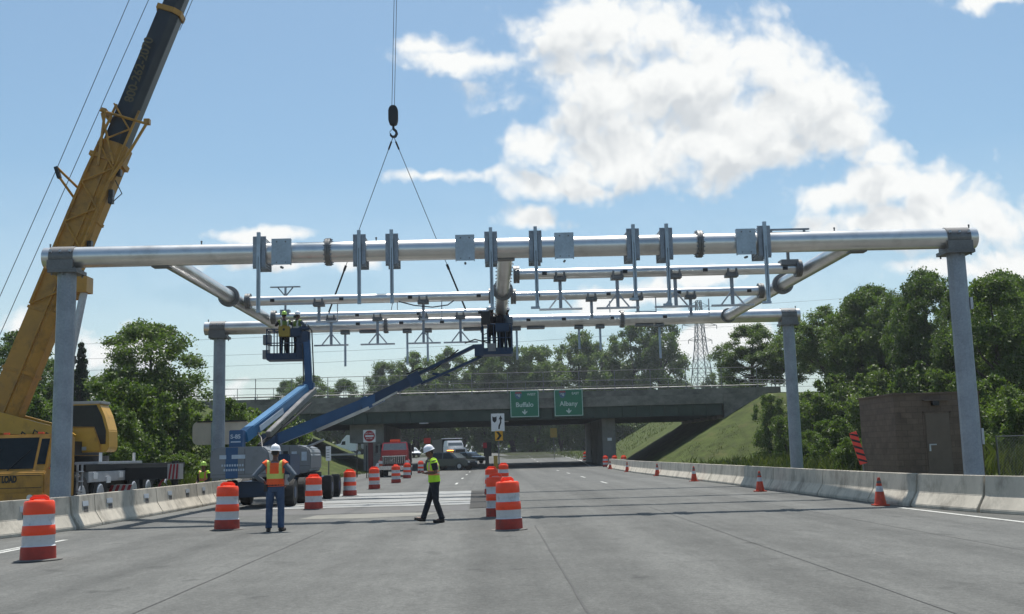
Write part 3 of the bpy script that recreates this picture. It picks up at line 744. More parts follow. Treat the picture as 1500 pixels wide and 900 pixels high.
# ------------------------------------------------------------------ steel toll gantry
GZ = 6.74; YN = 26.4; YF = 41.6
def build_gantry():
    t = thing('steel_gantry', 'galvanised pipe gantry frame on four columns spanning the highway', 'gantry', (0, 0, -.16)); t.scale = (1.1, 1.1, 1.1)   # built in 1.1 m modules
    def column(x, y, r):
        c = MB(); n = 12
        c.tube([(x, y, -.1), (x, y, GZ - .42)], [.245, .225], n=n)
        co = c.build('column', M['galv_matte'], t)
        q = MB(); q.bb((x - .36, y - .34, GZ - .42), (x + .36, y + .34, GZ - .37)); q.bb((x - .36, y - .34, GZ - .365), (x + .36, y + .34, GZ - .33)); q.build('cap_plate', M['galv_dark'], co)
        q = MB()
        for dx, dy in ((-.28, -.26), (.28, -.26), (0, -.28), (-.28, .26), (.28, .26)): q.cyl((x + dx, y + dy, GZ - .48), (x + dx, y + dy, GZ - .28), .022, n=6)
        q.bb((x - .3, y - .30, -.1), (x + .3, y + .3, .04)); q.build('bolts', M['galv_dark'], co)
        if y < 30 and x > 0:
            q = MB(); q.bb((x + .235, y - .1, 4.9), (x + .30, y + .08, 5.2)); q.build('junction_box', M['light_metal'], co); q = MB(); q.bb((x + .24, y - .08, 1.5), (x + .30, y + .06, 1.9)); q.build('junction_box', M['light_metal'], co)
    def main_beam(y, x0, x1, cols, r, flanges):
        b = MB(); b.cyl((x0, y, GZ), (x1, y, GZ), r, n=40); bo = b.build('main_beam', M['galv_pipe'], t, smooth=True)
        for cx in cols:
            s = MB(); n = 20
            s.cyl((cx - .30, y, GZ), (cx + .30, y, GZ), r + .018, n=32)
            s.bb((cx - .32, y - .30, GZ - .325), (cx + .32, y + .30, GZ - .1))
            for u in (-.24, 0, .24): s.cyl((cx + u - .02, y - r - .035, GZ + .09), (cx + u + .02, y - r - .035, GZ + .09), .022, n=6)
            s.use(M['galv_dark']); s.mi = [0] * len(s.f); s.use(M['light_metal'])
            for u in (-.24, 0, .24): s.box((cx + u, y - r - .02, GZ + .12), (.045, .06, .08))
            s.build('saddle_clamp', None, bo, smooth=True)
        for fx in flanges:
            f = MB(); f.cyl((fx - .062, y, GZ), (fx - .004, y, GZ), r + .09, n=32); f.cyl((fx + .004, y, GZ), (fx + .062, y, GZ), r + .09, n=32); f.build('flange', M['galv_dark'], bo, smooth=True)
            f = MB()
            for k in range(16):
                a = 2 * math.pi * k / 16; f.cyl((fx - .10, y + (r + .055) * math.cos(a), GZ + (r + .055) * math.sin(a)), (fx + .10, y + (r + .055) * math.cos(a), GZ + (r + .055) * math.sin(a)), .018, n=6)
            f.build('flange_bolts', M['galv_matte'], bo)
        lg = MB()
        for u in (x0 + .12, x1 - .12, x0 + 3.9, x0 + 8.3, x1 - 3.6): lg.cyl((u, y, GZ + r - .01), (u, y, GZ + r + .07), .018, n=6); lg.ball((u, y, GZ + r + .075), .028, 6, 4)
        lg.build('lifting_lug', M['galv_dark'], bo)
        return bo
    for cx, y in ((-10.52, YN), (12.0, YN), (-10.55, YF), (11.95, YF)): column(cx, y, .24)
    nb = main_beam(YN, -11.08, 12.52, (-10.6, 12.02), .262, (-3.98, 5.42))
    fb = main_beam(YF, -11.12, 12.40, (-10.6, 11.95), .262, (-4.02, 5.32))
    # cross pipes along the road
    def cross(x, r=.21):
        c = MB(); c.cyl((x, YN + .2, GZ), (x, YF - .2, GZ), r, n=32); co = c.build('cross_pipe', M['galv_pipe'], t, smooth=True)
        f = MB(); f.cyl((x, 33.32, GZ), (x, 33.39, GZ), r + .12, n=28); f.cyl((x, 33.40, GZ), (x, 33.47, GZ), r + .12, n=28); f.build('flange', M['galv_dark'], co, smooth=True)
        f = MB()
        f.box((x, YN + .12, GZ - .272), (.44, .30, .03)); f.build('joint_plate', M['galv_dark'], co)
        f = MB(); f.cyl((x, YF - .36, GZ), (x, YF - .29, GZ), r + .08, n=28); f.build('flange', M['galv_dark'], co, smooth=True)
        f = MB(); f.cyl((x, YN + .29, GZ), (x, YN + .36, GZ), r + .05, n=28); f.build('flange', M['galv_dark'], co, smooth=True)
        if x == .5:
            f = MB()
            for i in range(22):
                yy = 27.4 + i * .6; f.cyl((x - r - .035, yy, GZ - .02), (x - r + .02, yy, GZ), .02, n=6); f.cyl((x + r + .035, yy, GZ - .02), (x + r - .02, yy, GZ), .02, n=6)
            f.build('splice_bolts', M['galv_matte'], co)
    for x in (-8.2, .5, 9.5): cross(x)
    def rail(x0, x1, y, r=.155):
        c = MB(); c.cyl((x0, y, GZ), (x1, y, GZ), r, n=28); co = c.build('sensor_rail', M['galv_pipe'], t, smooth=True)
        for xx in (x0, x1):
            s = 1 if xx == x0 else -1
            f = MB(); f.cyl((xx, y, GZ), (xx + s * .09, y, GZ), r + .10, n=20); f.cyl((xx + s * .10, y, GZ), (xx + s * .17, y, GZ), r + .10, n=20); f.build('flange', M['galv_dark'], co, smooth=True)
        h = MB()
        L_ = x1 - x0; k = int(L_ / 1.75)
        for i in range(k): h.box((x0 + .9 + i * (L_ - 1.4) / max(1, k - 1), y - r - .002, GZ - .01), (.14, .02, .10))
        h.build('hand_hole', M['black'], co)
        return co
    r1 = rail(.78, 9.22, 30.45); r2 = rail(.78, 9.22, 34.8); l1 = rail(-7.93, .22, 34.55); l2 = rail(-7.93, .22, 38.7)
    def clampbox(m, x, y, r):
        m.use(M['galv_dark']); m.box((x, y, GZ - r - .015), (.36, .30, .10)); m.box((x - .12, y, GZ - .08), (.06, 2 * r + .03, 2 * r - .10)); m.box((x + .12, y, GZ - .08), (.06, 2 * r + .03, 2 * r - .10)); m.use(M['galv_matte'])
    def hanger_T(x, y, parent, drop, w=1.25, r=.155, white=False):
        h = MB().use(M['galv_matte']); h.bb((x - .045, y - .045, GZ - drop), (x + .045, y + .045, GZ - r - .05)); clampbox(h, x, y, r); ho = h.build('hanger', None, parent)
        b = MB(); b.bb((x - w / 2, y - .05, GZ - drop - .055), (x + w / 2, y + .05, GZ - drop - .002)); b.tube([(x - .33, y, GZ - drop), (x - .04, y, GZ - drop + .36)], .026, n=6); b.tube([(x + .33, y, GZ - drop), (x + .04, y, GZ - drop + .36)], .026, n=6)
        b.build('cross_bar', M['white_paint'] if white else M['light_metal'], ho)
    def hanger_L(x, y, parent, drop, w=.62, r=.155):
        h = MB().use(M['galv_matte']); h.bb((x - .045, y - .045, GZ - drop), (x + .045, y + .045, GZ - r - .05)); clampbox(h, x, y, r); ho = h.build('hanger', None, parent)
        b = MB(); b.bb((x - .1, y - .04, GZ - drop - .05), (x + w, y + .04, GZ - drop - .002)); b.bb((x + w - .03, y - .03, GZ - drop), (x + w, y + .03, GZ - drop + .55)); b.build('angle_arm', M['light_metal'], ho)
    for x in (2.13, 3.80, 5.50, 7.16): hanger_T(x, 30.45, r1, 1.02, white=x < 3)
    u = MB(); u.bb((8.83, 30.4, GZ + .15), (8.90, 30.5, GZ + .5)); u.box((8.86, 30.45, GZ + .16), (.5, .4, .16)); u.build('upper_bracket', M['galv_dark'], r1)
    hanger_L(3.46, 34.8, r2, .78); hanger_L(6.77, 34.8, r2, .78); hanger_L(5.0, 34.8, r2, .6)
    hanger_L(-5.53, 34.55, l1, .70); hanger_L(-2.11, 34.55, l1, .70)
    for x in (-5.75, -4.05, -2.37, -1.01): hanger_T(x, 38.7, l2, 1.05)
    u = MB(); u.bb((-7.46, 38.66, GZ + .1), (-7.39, 38.74, GZ + 1.1)); u.bb((-7.98, 38.65, GZ + 1.1), (-6.88, 38.75, GZ + 1.14)); u.tube([(-7.7, 38.7, GZ + 1.1), (-7.45, 38.7, GZ + .8)], .025, n=6); u.tube([(-7.15, 38.7, GZ + 1.1), (-7.40, 38.7, GZ + .8)], .025, n=6)
    u.box((-7.43, 38.7, GZ + .18), (.34, .3, .16)); u.build('upper_hanger', M['galv_matte'], l2)
    # droppers and mounting plates of the front beam
    for i, x in enumerate((-5.66, -3.17, -2.36, .12, 1.24, 3.70, 4.54, 7.02)):
        y = YN - .33
        d = MB(); end = 5.34 if i in (1, 2, 5) else 5.18
        d.bb((x - .043, y - .10, end), (x + .043, y - .02, GZ + .46))
        do = d.build('dropper', M['galv_plate'], nb)
        p = MB(); p.bb((x - .155, y - .015, GZ - .40), (x - .06, y + .03, GZ + .36)); p.bb((x + .06, y - .015, GZ - .40), (x + .155, y + .03, GZ + .36)); p.bb((x - .16, y + .032, GZ - .44), (x + .16, y + .06, GZ + .38)); p.bb((x - .155, y + .75, GZ - .40), (x + .155, y + .78, GZ + .36))
        q = p
        for zz in (-.36, -.30, .30, .345):
            for xx in (-.12, .12): q.cyl((x + xx, y - .03, GZ + zz), (x + xx, y + .80, GZ + zz), .014, n=6)
        p.build('clamp_plate', M['galv_matte'], do)
        if i > 2:
            q = MB(); q.bb((x - .16, y - .10, end - .06), (x + .06, y - .02, end - .005)); q.build('foot', M['galv_plate'], do)
        q = MB()
        q.bb((x - .006, y - .1035, end + .08), (x + .006, y - .1005, end + 1.4))
        q.build('slots', M['black'], do)
    for x in (-5.11, -.53, 1.96, 6.55):
        y = YN - .34
        p = MB(); p.bb((x - .24, y - .02, GZ - .36), (x + .24, y, GZ + .30)); p.bb((x - .24, y, GZ - .36), (x - .22, y + .1, GZ + .30)); p.bb((x + .22, y, GZ - .36), (x + .24, y + .1, GZ + .30)); po = p.build('mounting_plate', M['galv_plate'], nb)
        q = MB()
        for xx in (-.11, .11): q.cyl((x + xx, y - .024, GZ + .22), (x + xx, y + .01, GZ + .22), .02, n=8); q.cyl((x + xx, y - .024, GZ - .30), (x + xx, y + .01, GZ - .30), .016, n=8)
        q.cyl((x, y - .01, GZ - .42), (x, y + .2, GZ - .40), .03, n=8); q.build('bolts', M['galv_dark'], po)
    st = MB(); st.bb((7.2, YN - .1, GZ + .30), (8.25, YN + .0, GZ + .335)); st.bb((7.25, YN - .08, GZ + .25), (7.3, YN - .02, GZ + .30)); st.bb((8.1, YN - .08, GZ + .25), (8.15, YN - .02, GZ + .30)); st.build('top_strip', M['galv_matte'], nb)
    # rods and plates below the rear beam
    for x, drop in ((-5.63, 1.62), (-3.19, 1.62), (-2.39, 1.5), (1.13, 1.52), (3.6, 1.15), (4.44, 1.2), (6.8, 1.6)):
        d = MB(); d.bb((x - .04, YF - .04, GZ - drop), (x + .04, YF + .04, GZ - .27)); do = d.build('dropper', M['galv_plate'], fb)
        p = MB(); p.box((x, YF, GZ - .30), (.34, .34, .10)); p.build('clamp', M['galv_dark'], do)
    for x in (-4.71, -.62, 1.89, 6.2):
        p = MB(); p.box((x, YF, GZ - .28), (.7, .34, .07)); p.build('mounting_plate', M['galv_dark'], fb)
    h = MB()
    for x in (-7.2, -5.1, -3.4, -1.8, 1.6, 3.0, 4.9, 7.0): h.box((x, YF - .262, GZ + .02), (.16, .03, .11))
    h.build('hand_hole', M['black'], fb)
    w = MB(); w.tube([(-1.1, 34.4, GZ - .15), (-1.3, 34.35, GZ - .30), (-1.8, 34.35, GZ - .36), (-2.4, 34.4, GZ - .28), (-2.9, 34.4, GZ - .14)], .022, n=6); w.tube([(-2.95, 34.4, GZ - .15), (-2.95, 34.4, GZ - .42)], .012, n=5); w.tube([(-3.1, 34.4, GZ - .15), (-3.15, 34.4, GZ - .42)], .012, n=5)
    w.build('loose_cable', M['cable'], l1)
    return t
build_gantry()

# ------------------------------------------------------------------ mobile crane
def build_crane():
    t = thing('mobile_crane', 'yellow mobile crane with raised black telescopic boom behind the left barrier', 'crane', (-14.2, 36.5, -.12))
    ox, oy, oz = 14.2, -36.5, .12
    def P(x, y, z): return (x + ox, y + oy, z + oz)
    def bb(m, a, b): return m.bb(P(*a), P(*b))
    # carrier
    c = MB(); bb(c, (-15.4, 32.9, .75), (-13.0, 45.2, 1.35)); bb(c, (-15.5, 34.2, 1.36), (-12.85, 45.2, 1.56)); c.build('carrier', M['black'], t, bevel=.02)
    cab = MB().use(M['crane_yellow'])
    prof = [(31.0, .62), (33.2, .62), (33.2, 2.46), (31.5, 2.50), (31.06, 1.42), (31.0, 1.36)]
    n = len(prof)
    cab.add([P(-15.55, y, z) for y, z in prof] + [P(-12.82, y, z) for y, z in prof], [(k, (k + 1) % n, (k + 1) % n + n, k + n) for k in range(n)] + [tuple(range(n - 1, -1, -1)), tuple(range(n, 2 * n))])
    cb = cab.build('carrier_cab', None, t, bevel=.03)
    def quad(m, pts): return m.add([P(*p) for p in pts], [(0, 1, 2, 3)])
    g = MB(); e = .012
    g.add([P(-15.35, 31.09 - e, 1.50), P(-13.18, 31.09 - e, 1.50), P(-13.18, 31.47 - e, 2.40), P(-15.35, 31.47 - e, 2.40)], [(0, 1, 2, 3)])
    g.build('windshield', M['glass'], cb)
    g = MB(); g.add([P(-13.10, 31.13 - e, 1.62), P(-12.86, 31.13 - e, 1.62), P(-12.86, 31.44 - e, 2.36), P(-13.10, 31.44 - e, 2.36)], [(0, 1, 2, 3)])
    g.add([P(-12.815, 31.35, 1.50), P(-12.815, 32.3, 1.50), P(-12.815, 32.3, 2.34), P(-12.815, 31.65, 2.34)], [(0, 1, 2, 3)]); g.build('side_window', M['glass'], cb)
    b = MB(); bb(b, (-15.6, 30.86, .50), (-12.80, 31.2, .82)); b.build('bumper', M['crane_yellow'], t, bevel=.03)
    text_mesh('OVERSIZE LOAD', .26, 'front_lettering', M['black'], cb, P(-13.60, 30.985, 1.20), (R(90), 0, 0), align='RIGHT', xscale=.60, bold=.014)
    h = MB()
    for x in (-15.3, -13.15): h.cyl(P(x, 30.84, .68), P(x, 30.9, .68), .09, n=12)
    h.build('headlight', M['lens'], cb)
    mr = MB(); mr.tube([P(-12.8, 31.3, 1.5), P(-12.55, 31.1, 1.45), P(-12.5, 31.1, 1.1)], .02, n=6); mr.box(P(-12.5, 31.08, 1.02), (.24, .06, .36)); mr.build('mirror', M['stripe_red'], cb)
    for y in (33.9, 35.5, 38.8, 40.4, 42.6):
        for x in (-15.15, -13.05):
            w = MB(); w.cyl(P(x - .2, y, .62), P(x + .2, y, .62), .66, n=22); wo = w.build('wheel', M['rubber'], t, smooth=True, bevel=.04)
            r = MB(); s = 1 if x > -14 else -1; r.cyl(P(x + s * .19, y, .62), P(x + s * .23, y, .62), .34, .28, n=16); r.build('rim', M['light_metal'], wo)
    # deck furniture beside the turntable
    d = MB(); bb(d, (-13.6, 35.2, 1.57), (-12.82, 39.6, 1.66)); bb(d, (-13.4, 34.4, 1.0), (-12.83, 38.6, 1.34)); d.build('side_locker', M['light_metal'], t, bevel=.015)
    d = MB()
    for y, z in ((34.9, 1.2), (36.1, 1.05), (37.3, 1.2)): d.box(P(-12.80, y, z), (.04, .34, .2))
    for y in (35.6, 38.9): d.cyl(P(-12.9, y, 1.66), P(-12.9, y, 1.95), .05, n=8)
    d.build('deck_fittings', M['white_paint'], t)
    # outriggers
    for y in (38.0,):
        far = -11.35 if y > 35 else -12.55
        o = MB(); bb(o, (-13.5, y - .2, 1.0), (far, y + .2, 1.42)); oo = o.build('outrigger_beam', M['black'], t)
        ch = MB(); pts = 4
        bb(ch, (far + .004, y - .24, .98), (far + .42, y + .24, 1.52)); ch.build('outrigger_end', M['off_white'], oo)
        st = MB()
        for k in range(3): st.add([P(far + .03 + k * .13, y - .2445, .99), P(far + .10 + k * .13, y - .2445, .99), P(far + .17 + k * .11, y - .2445, 1.51), P(far + .10 + k * .11, y - .2445, 1.51)], [(0, 1, 2, 3)])
        st.build('chevron', M['stripe_red'], oo)
        j = MB(); j.cyl(P(far + .2, y, .1), P(far + .2, y, 1.62), .12, n=12); j.cyl(P(far + .2, y, 0), P(far + .2, y, .1), .36, n=16); j.build('jack', M['black'], oo)
    s = MB(); bb(s, (-13.3, 36.9, .60), (-12.3, 37.0, .86)); so = s.build('warning_board', M['off_white'], t)
    st = MB()
    for k in range(5): st.add([P(-13.28 + k * .2, 36.894, .61), P(-13.17 + k * .2, 36.894, .61), P(-13.08 + k * .2, 36.894, .85), P(-13.19 + k * .2, 36.894, .85)], [(0, 1, 2, 3)])
    st.build('chevron', M['stripe_red'], so)
    h = MB(); h.tube([P(-11.1, 38.3, 1.5), P(-11.6, 37.9, .9), P(-11.75, 37.8, .55)], .035, n=6); h.build('handle_bar', M['stripe_red'], t)
    # superstructure
    u = MB(); u.cyl(P(-14.6, 38.2, 1.56), P(-14.6, 38.2, 1.86), 1.0, n=28); u.build('slew_ring', M['black'], t, smooth=True)
    u = MB(); u.use(M['crane_yellow']); bb(u, (-17.6, 37.2, 2.32), (-14.5, 39.6, 2.66)); bb(u, (-19.2, 37.1, 1.87), (-17.6, 39.9, 3.3)); u.use(M['black']); bb(u, (-17.5, 37.15, 1.87), (-14.3, 39.6, 2.31)); up = u.build('upper_structure', None, t, bevel=.03)  # black lower half stands in for the dark shading below the boom bracket
    for y in (35.85, 37.12):
        a = MB(); a.add([P(-17.8, y, 2.9), P(-17.5, y, 3.5), P(-16.6, y, 3.45), P(-14.05, y, 2.70), P(-13.85, y, 2.56), P(-14.1, y, 2.50), P(-17.2, y, 2.75)] + [P(-17.8, y + .10, 2.9), P(-17.5, y + .10, 3.5), P(-16.6, y + .10, 3.45), P(-14.05, y + .10, 2.70), P(-13.85, y + .10, 2.56), P(-14.1, y + .10, 2.50), P(-17.2, y + .10, 2.75)],
            [tuple(range(6, -1, -1)), tuple(range(7, 14))] + [(k, (k + 1) % 7, (k + 1) % 7 + 7, k + 7) for k in range(7)]); a.build('boom_bracket', M['crane_yellow_light'], up)
    hy = MB(); bb(hy, (-16.2, 35.9, 1.9), (-13.9, 37.1, 2.35)); bb(hy, (-15.6, 35.4, 1.87), (-15.0, 35.8, 2.5)); hy.tube([P(-16, 35.7, 2.3), P(-15.6, 35.6, 2.6), P(-15.0, 35.6, 2.55), P(-14.6, 35.7, 2.2)], .03, n=6); hy.tube([P(-16, 35.75, 2.2), P(-15.5, 35.65, 2.45), P(-14.8, 35.7, 2.1)], .025, n=6); hy.build('hydraulic_block', M['black'], t)
    rl = MB()
    for x in (-13.9, -13.6): rl.cyl(P(x, 37.2, 2.66), P(x, 37.2, 3.2), .03, n=6)
    bb(rl, (-14.0, 37.15, 3.0), (-13.5, 37.25, 3.1)); rl.build('bracket', M['crane_yellow_light'], up)
    # operator cab
    oc = MB().use(M['crane_yellow_light']); prof = [(-14.45, 1.98), (-13.08, 1.98), (-13.0, 2.12), (-13.02, 2.7), (-13.17, 3.22), (-13.38, 3.66), (-14.45, 3.66)]; n = len(prof)
    oc.add([P(x, 36.6, z) for x, z in prof] + [P(x, 37.5, z) for x, z in prof], [(k, (k + 1) % n, (k + 1) % n + n, k + n) for k in range(n)] + [tuple(range(n - 1, -1, -1)), tuple(range(n, 2 * n))])
    o = oc.build('operator_cab', None, t, bevel=.03)
    g = MB(); g.add([P(x, 36.588, z) for x, z in ((-14.3, 2.86), (-13.5, 2.84), (-13.32, 2.25), (-13.10, 2.25), (-13.10, 2.7), (-13.25, 3.2), (-13.44, 3.58), (-14.3, 3.58))], [tuple(range(8))]); g.build('window', M['glass'], o)
    g = MB(); bb(g, (-14.4, 36.57, 3.62), (-13.3, 37.53, 3.72)); g.build('cab_roof', M['off_white'], o, bevel=.02)
    g = MB(); g.tube([P(-14.2, 36.575, 2.84), P(-13.5, 36.575, 2.82), P(-13.28, 36.575, 2.2), P(-13.26, 36.575, 2.02)], .022, n=6); g.build('door_rail', M['crane_yellow'], o)
    g = MB(); bb(g, (-14.1, 36.575, 2.05), (-13.75, 36.59, 2.17)); g.build('decal', M['off_white'], o)
    wp = MB(); wp.tube([P(-14.9, 31.02, 1.46), P(-14.2, 31.32, 2.1)], .014, n=5); wp.build('wiper', M['black'], cb)
    wp = MB(); wp.tube([P(-13.9, 31.02, 1.46), P(-13.35, 31.3, 2.05)], .014, n=5); wp.build('wiper', M['black'], cb)
    for x in (-15.2, -14.2, -13.2):
        ml = MB(); ml.box(P(x, 31.6, 2.53), (.16, .1, .06)); ml.build('marker_light', M['beacon'], cb, bevel=.01)
    sm = MB()
    for z in (.95, 1.30): sm.bb(P(-15.5, 30.99, z), P(-12.9, 30.994, z + .018))
    sm.bb(P(-12.815, 32.35, .75), P(-12.81, 32.37, 2.35)); sm.build('panel_seams', M['black'], cb)
    wd = MB(); wd.cyl(P(-17.4, 36.9, 3.0), P(-16.7, 36.9, 3.0), .36, n=18); wd.cyl(P(-17.45, 36.9, 3.0), P(-17.38, 36.9, 3.0), .46, n=18); wd.cyl(P(-16.72, 36.9, 3.0), P(-16.65, 36.9, 3.0), .46, n=18); wd.build('winch_drum', M['galv_dark'], t)
    for k, (x0, z0) in enumerate(((-15.7, 2.35), (-15.3, 2.4), (-14.9, 2.3))):
        hs = MB(); hs.tube([P(x0, 35.8, z0), P(x0 + .2, 35.6, z0 + .35), P(x0 + .5, 35.7, z0 + .1), P(x0 + .7, 35.9, z0 - .35)], .028, n=6); hs.build('hose', M['black'], t)
    ld = MB()
    for z in (.75, 1.05, 1.35): ld.bb(P(-12.80, 33.3, z), P(-12.72, 33.7, z + .03))
    ld.bb(P(-12.80, 33.3, .7), P(-12.74, 33.33, 1.6)); ld.bb(P(-12.80, 33.67, .7), P(-12.74, 33.7, 1.6)); ld.build('ladder', M['light_metal'], t)
    # boom
    A = Vector(P(-16.72, 36.5, 2.62)); D = Vector((5.27, 1.8, 16.26)).normalized()
    def bp(s, u=0, v=0):   # s along, u towards viewer (-y), v perpendicular upper side
        N_ = Vector((-D.z, 0, D.x)).normalized(); return A + D * s + Vector((0, -1, 0)) * u + N_ * v
    def prof(w, h): return [(-w / 2, h / 2), (-w / 2, -h * .22), (-w * .3, -h / 2), (w * .3, -h / 2), (w / 2, -h * .22), (w / 2, h / 2)]
    UP = (-D.z, 0, D.x)
    b = MB(); b.prism(prof(.98, 1.02), bp(0), bp(11.0), UP); bo = b.build('base_boom', M['crane_yellow'], t, bevel=.03)
    rb = MB()
    for s in (2.2, 4.4, 8.0): 
        rb.prism(prof(1.04, 1.08), bp(s), bp(s + .10), UP)
    rb.prism([(-.5, .03), (-.5, -.03), (-.56, -.03), (-.56, .03)], bp(.4, 0, .1), bp(10.2, 0, .1), UP); rb.prism([(.5, .03), (.5, -.03), (.56, -.03), (.56, .03)], bp(.4, 0, -.12), bp(10.2, 0, -.12), UP)
    rb.build('boom_rib', M['crane_yellow'], bo)
    # dark stencil on the yellow section
    def on_boom(name, m, s, v, txt, size, u):
        o = text_mesh(txt, size, name, m, t, (0, 0, 0), (0, 0, 0), bold=.01)
        X = D; Zn = Vector((0, -1, 0)); Y = Zn.cross(X)
        mm = Matrix((X, Y, Zn)).transposed().to_4x4(); mm.translation = bp(s, u, v); o.matrix_local = mm
        return o
    on_boom('boom_number', M['letter_yellow'], 13.95, .12, '800-262-2070', .46, .47)
    secs = [(10.9, 16.6, .80, .78), (16.6, 24.0, .70, .68), (24.0, 32.5, .60, .58), (32.5, 42.6, .50, .48)]
    for s0, s1, w, h in secs:
        b = MB(); b.prism(prof(w, h), bp(s0 - .4), bp(s1), UP); so = b.build('boom_section', M['crane_black'], t, bevel=.02)
        k = MB(); k.prism(prof(w + .12, h + .12), bp(s1 - .14), bp(s1 + .06), UP); k.box(bp(s1 - .02, 0, (h / 2 + .12)), (.12, .2, .12)); k.build('collar', M['crane_yellow'] if s1 < 17 else M['crane_black'], so)
    hd = MB(); hd.prism([(-.3, .5), (-.3, -.6), (.3, -.6), (.3, .5)], bp(42.5), bp(43.2), UP); hd.cyl(bp(43.1, -.25, -.55), bp(43.1, .25, -.55), .28, n=16); hd.build('boom_head', M['crane_black'], t)
    # lattice of the stowed jib and brackets at the end of the base section
    j = MB(); s0, s1 = 4.6, 12.4
    for v0, v1 in ((.46, .36), (-.46, -.50)): j.tube([bp(s0, .58, v0), bp(9.6, .58, v0), bp(s1, .56, v1)], .05, n=6)
    zz = [s0 + i * .78 for i in range(11)]
    for i in range(10):
        a, c_ = (.44, -.44) if i % 2 == 0 else (-.44, .44); j.tube([bp(zz[i], .60, a), bp(zz[i + 1], .60, c_)], .032, n=6)
    j.build('stowed_jib', M['crane_yellow'], t)
    q = MB(); q.prism(prof(1.14, 1.20), bp(10.25), bp(10.42), UP); q.prism([(-.66, .78), (-.66, .60), (.66, .60), (.66, .78)], bp(11.9), bp(12.05), UP)
    q.tube([bp(10.0, .62, .1), bp(12.0, .62, .62)], .05, n=6); q.tube([bp(9.6, .62, -.5), bp(10.9, .62, -.78), bp(12.0, .62, -.95)], .055, n=6); q.tube([bp(12.0, .62, .8), bp(12.0, .62, -.98)], .05, n=6); q.tube([bp(11.9, .62, .7), bp(10.2, .62, -.4)], .045, n=6)
    q.box(bp(12.1, .5, -.9), (.2, .2, .2)); q.build('jib_bracket', M['crane_yellow'], t)
    for s, v in ((10.0, -.58), (9.2, -.60), (8.95, -.68), (7.2, -.58)):
        q = MB(); q.box(bp(s, .3, v), (.16, .2, .24)); q.build('boom_fitting', M['crane_black'], t)
    q = MB(); q.tube([bp(9.7, .3, -.55), bp(9.3, .3, -.95), bp(8.8, .3, -.7)], .02, n=5); q.build('hose', M['crane_black'], t)
    q = MB(); q.tube([bp(9.0, .35, .5), P(-14.86, 36.15, 11.83), P(-14.75, 36.15, 11.45), bp(8.6, .35, .5)], .045, n=6); q.build('rope_guide', M['crane_yellow'], t)
    q = MB(); q.box(P(-14.84, 36.15, 11.66), (.12, .16, .42), (0, R(-18), 0)); q.build('guide_roller', M['black'], t)
    for s, v in ((4.1, .55), (5.1, .56), (3.2, .55)):
        q = MB(); q.box(bp(s, 0, v), (.14, .3, .14)); q.build('boom_fitting', M['crane_yellow'], bo)
    # lift cylinder
    k = MB(); k.cyl(P(-14.72, 36.5, 3.0), P(-14.33, 36.5, 5.3), .19, n=16); ko = k.build('lift_cylinder', M['galv_dark'], t, smooth=True)
    k = MB(); k.cyl(P(-14.34, 36.5, 5.25), P(-13.93, 36.5, 7.6), .13, n=16); k.build('cylinder_rod', M['light_metal'], ko, smooth=True)
    k = MB(); bb(k, (-14.25, 36.2, 7.45), (-13.75, 36.8, 8.0)); k.box(bp(5.55, 0, -.6), (.5, .6, .7)); k.build('cylinder_bracket', M['crane_yellow'], t)
    # ropes along the boom
    for a, b_ in ((P(-17.3, 36.3, 6.0), bp(42.9, .1, 1.3)),):
        w = MB(); w.tube([P(-17.4, 36.3, 5.7), P(-14.86, 36.15, 11.85), bp(42.9, .1, 1.6)], .013, n=5); w.build('hoist_rope', M['cable'], t)
    w = MB(); w.tube([P(-17.5, 36.3, 4.0), bp(43.0, .0, .55)], .013, n=5); w.build('hoist_rope', M['cable'], t)
    w = MB(); w.tube([bp(16.0, .1, -.56), bp(42.9, .1, -.75)], .013, n=5); w.build('hoist_rope', M['cable'], t)
    tip = bp(43.1, 0, -.80)
    w = MB()
    for dx in (-.05, .05): w.tube([(tip.x + dx, tip.y, tip.z), P(-3.55 + dx, 40.5, 15.3)], .012, n=5)
    w.build('load_line', M['cable'], t)
build_crane()

def build_hook():
    t = thing('hook_block', 'black crane hook block hanging above the gantry in clear sky', 'crane hook', (-3.55, 40.5, 15.30))
    b = MB(); b.prism([(-.13, -.78), (-.19, -.6), (-.19, -.15), (-.10, .02), (.10, .02), (.19, -.15), (.19, -.6), (.13, -.78)], (0, -.13, 0), (0, .13, 0)); b.build('sheave_housing', M['black'], t, bevel=.03)
    h = MB(); h.cyl((0, 0, -.78), (0, 0, -.95), .05, n=8)
    h.tube([(0, 0, -.93), (.10, 0, -1.02), (.13, 0, -1.13), (.07, 0, -1.24), (-.04, 0, -1.25), (-.11, 0, -1.18), (-.12, 0, -1.10)], [.055, .055, .06, .06, .055, .045, .02], n=8); h.build('hook', M['black'], t, smooth=True)
    s = MB(); s.tube([(-.06, 0, -.95), (-.15, 0, -1.05), (-.13, 0, -1.12)], .012, n=5); s.build('safety_latch', M['cable'], t)
    for nm, end, mid in (('left', (-6.41, 42.5, 7.4), None), ('right', (-.87, 42.5, 7.35), None)):
        o = thing('lifting_sling', 'wire lifting sling running down to the %s' % ('right beside the centre pipe' if nm == 'right' else 'left toward the blue work platform'), 'sling', (-3.55, 40.5, 14.08), group='lifting slings under the hook')
        a = Vector((0, 0, 0)); e = Vector(end) - Vector((-3.55, 40.5, 14.08)); m_ = a.lerp(e, .74)
        w = MB(); w.tube([a, m_], .014, n=5); w.build('wire', M['cable'], o)
        w = MB(); w.tube([m_, e], .035, n=6); w.build('strap', M['black'], o)
        k = MB(); k.cyl(a.lerp(e, .03), a.lerp(e, .075), .035, n=6); k.cyl(a.lerp(e, .73), a.lerp(e, .76), .05, n=6); k.build('shackle', M['black'], o)
build_hook()

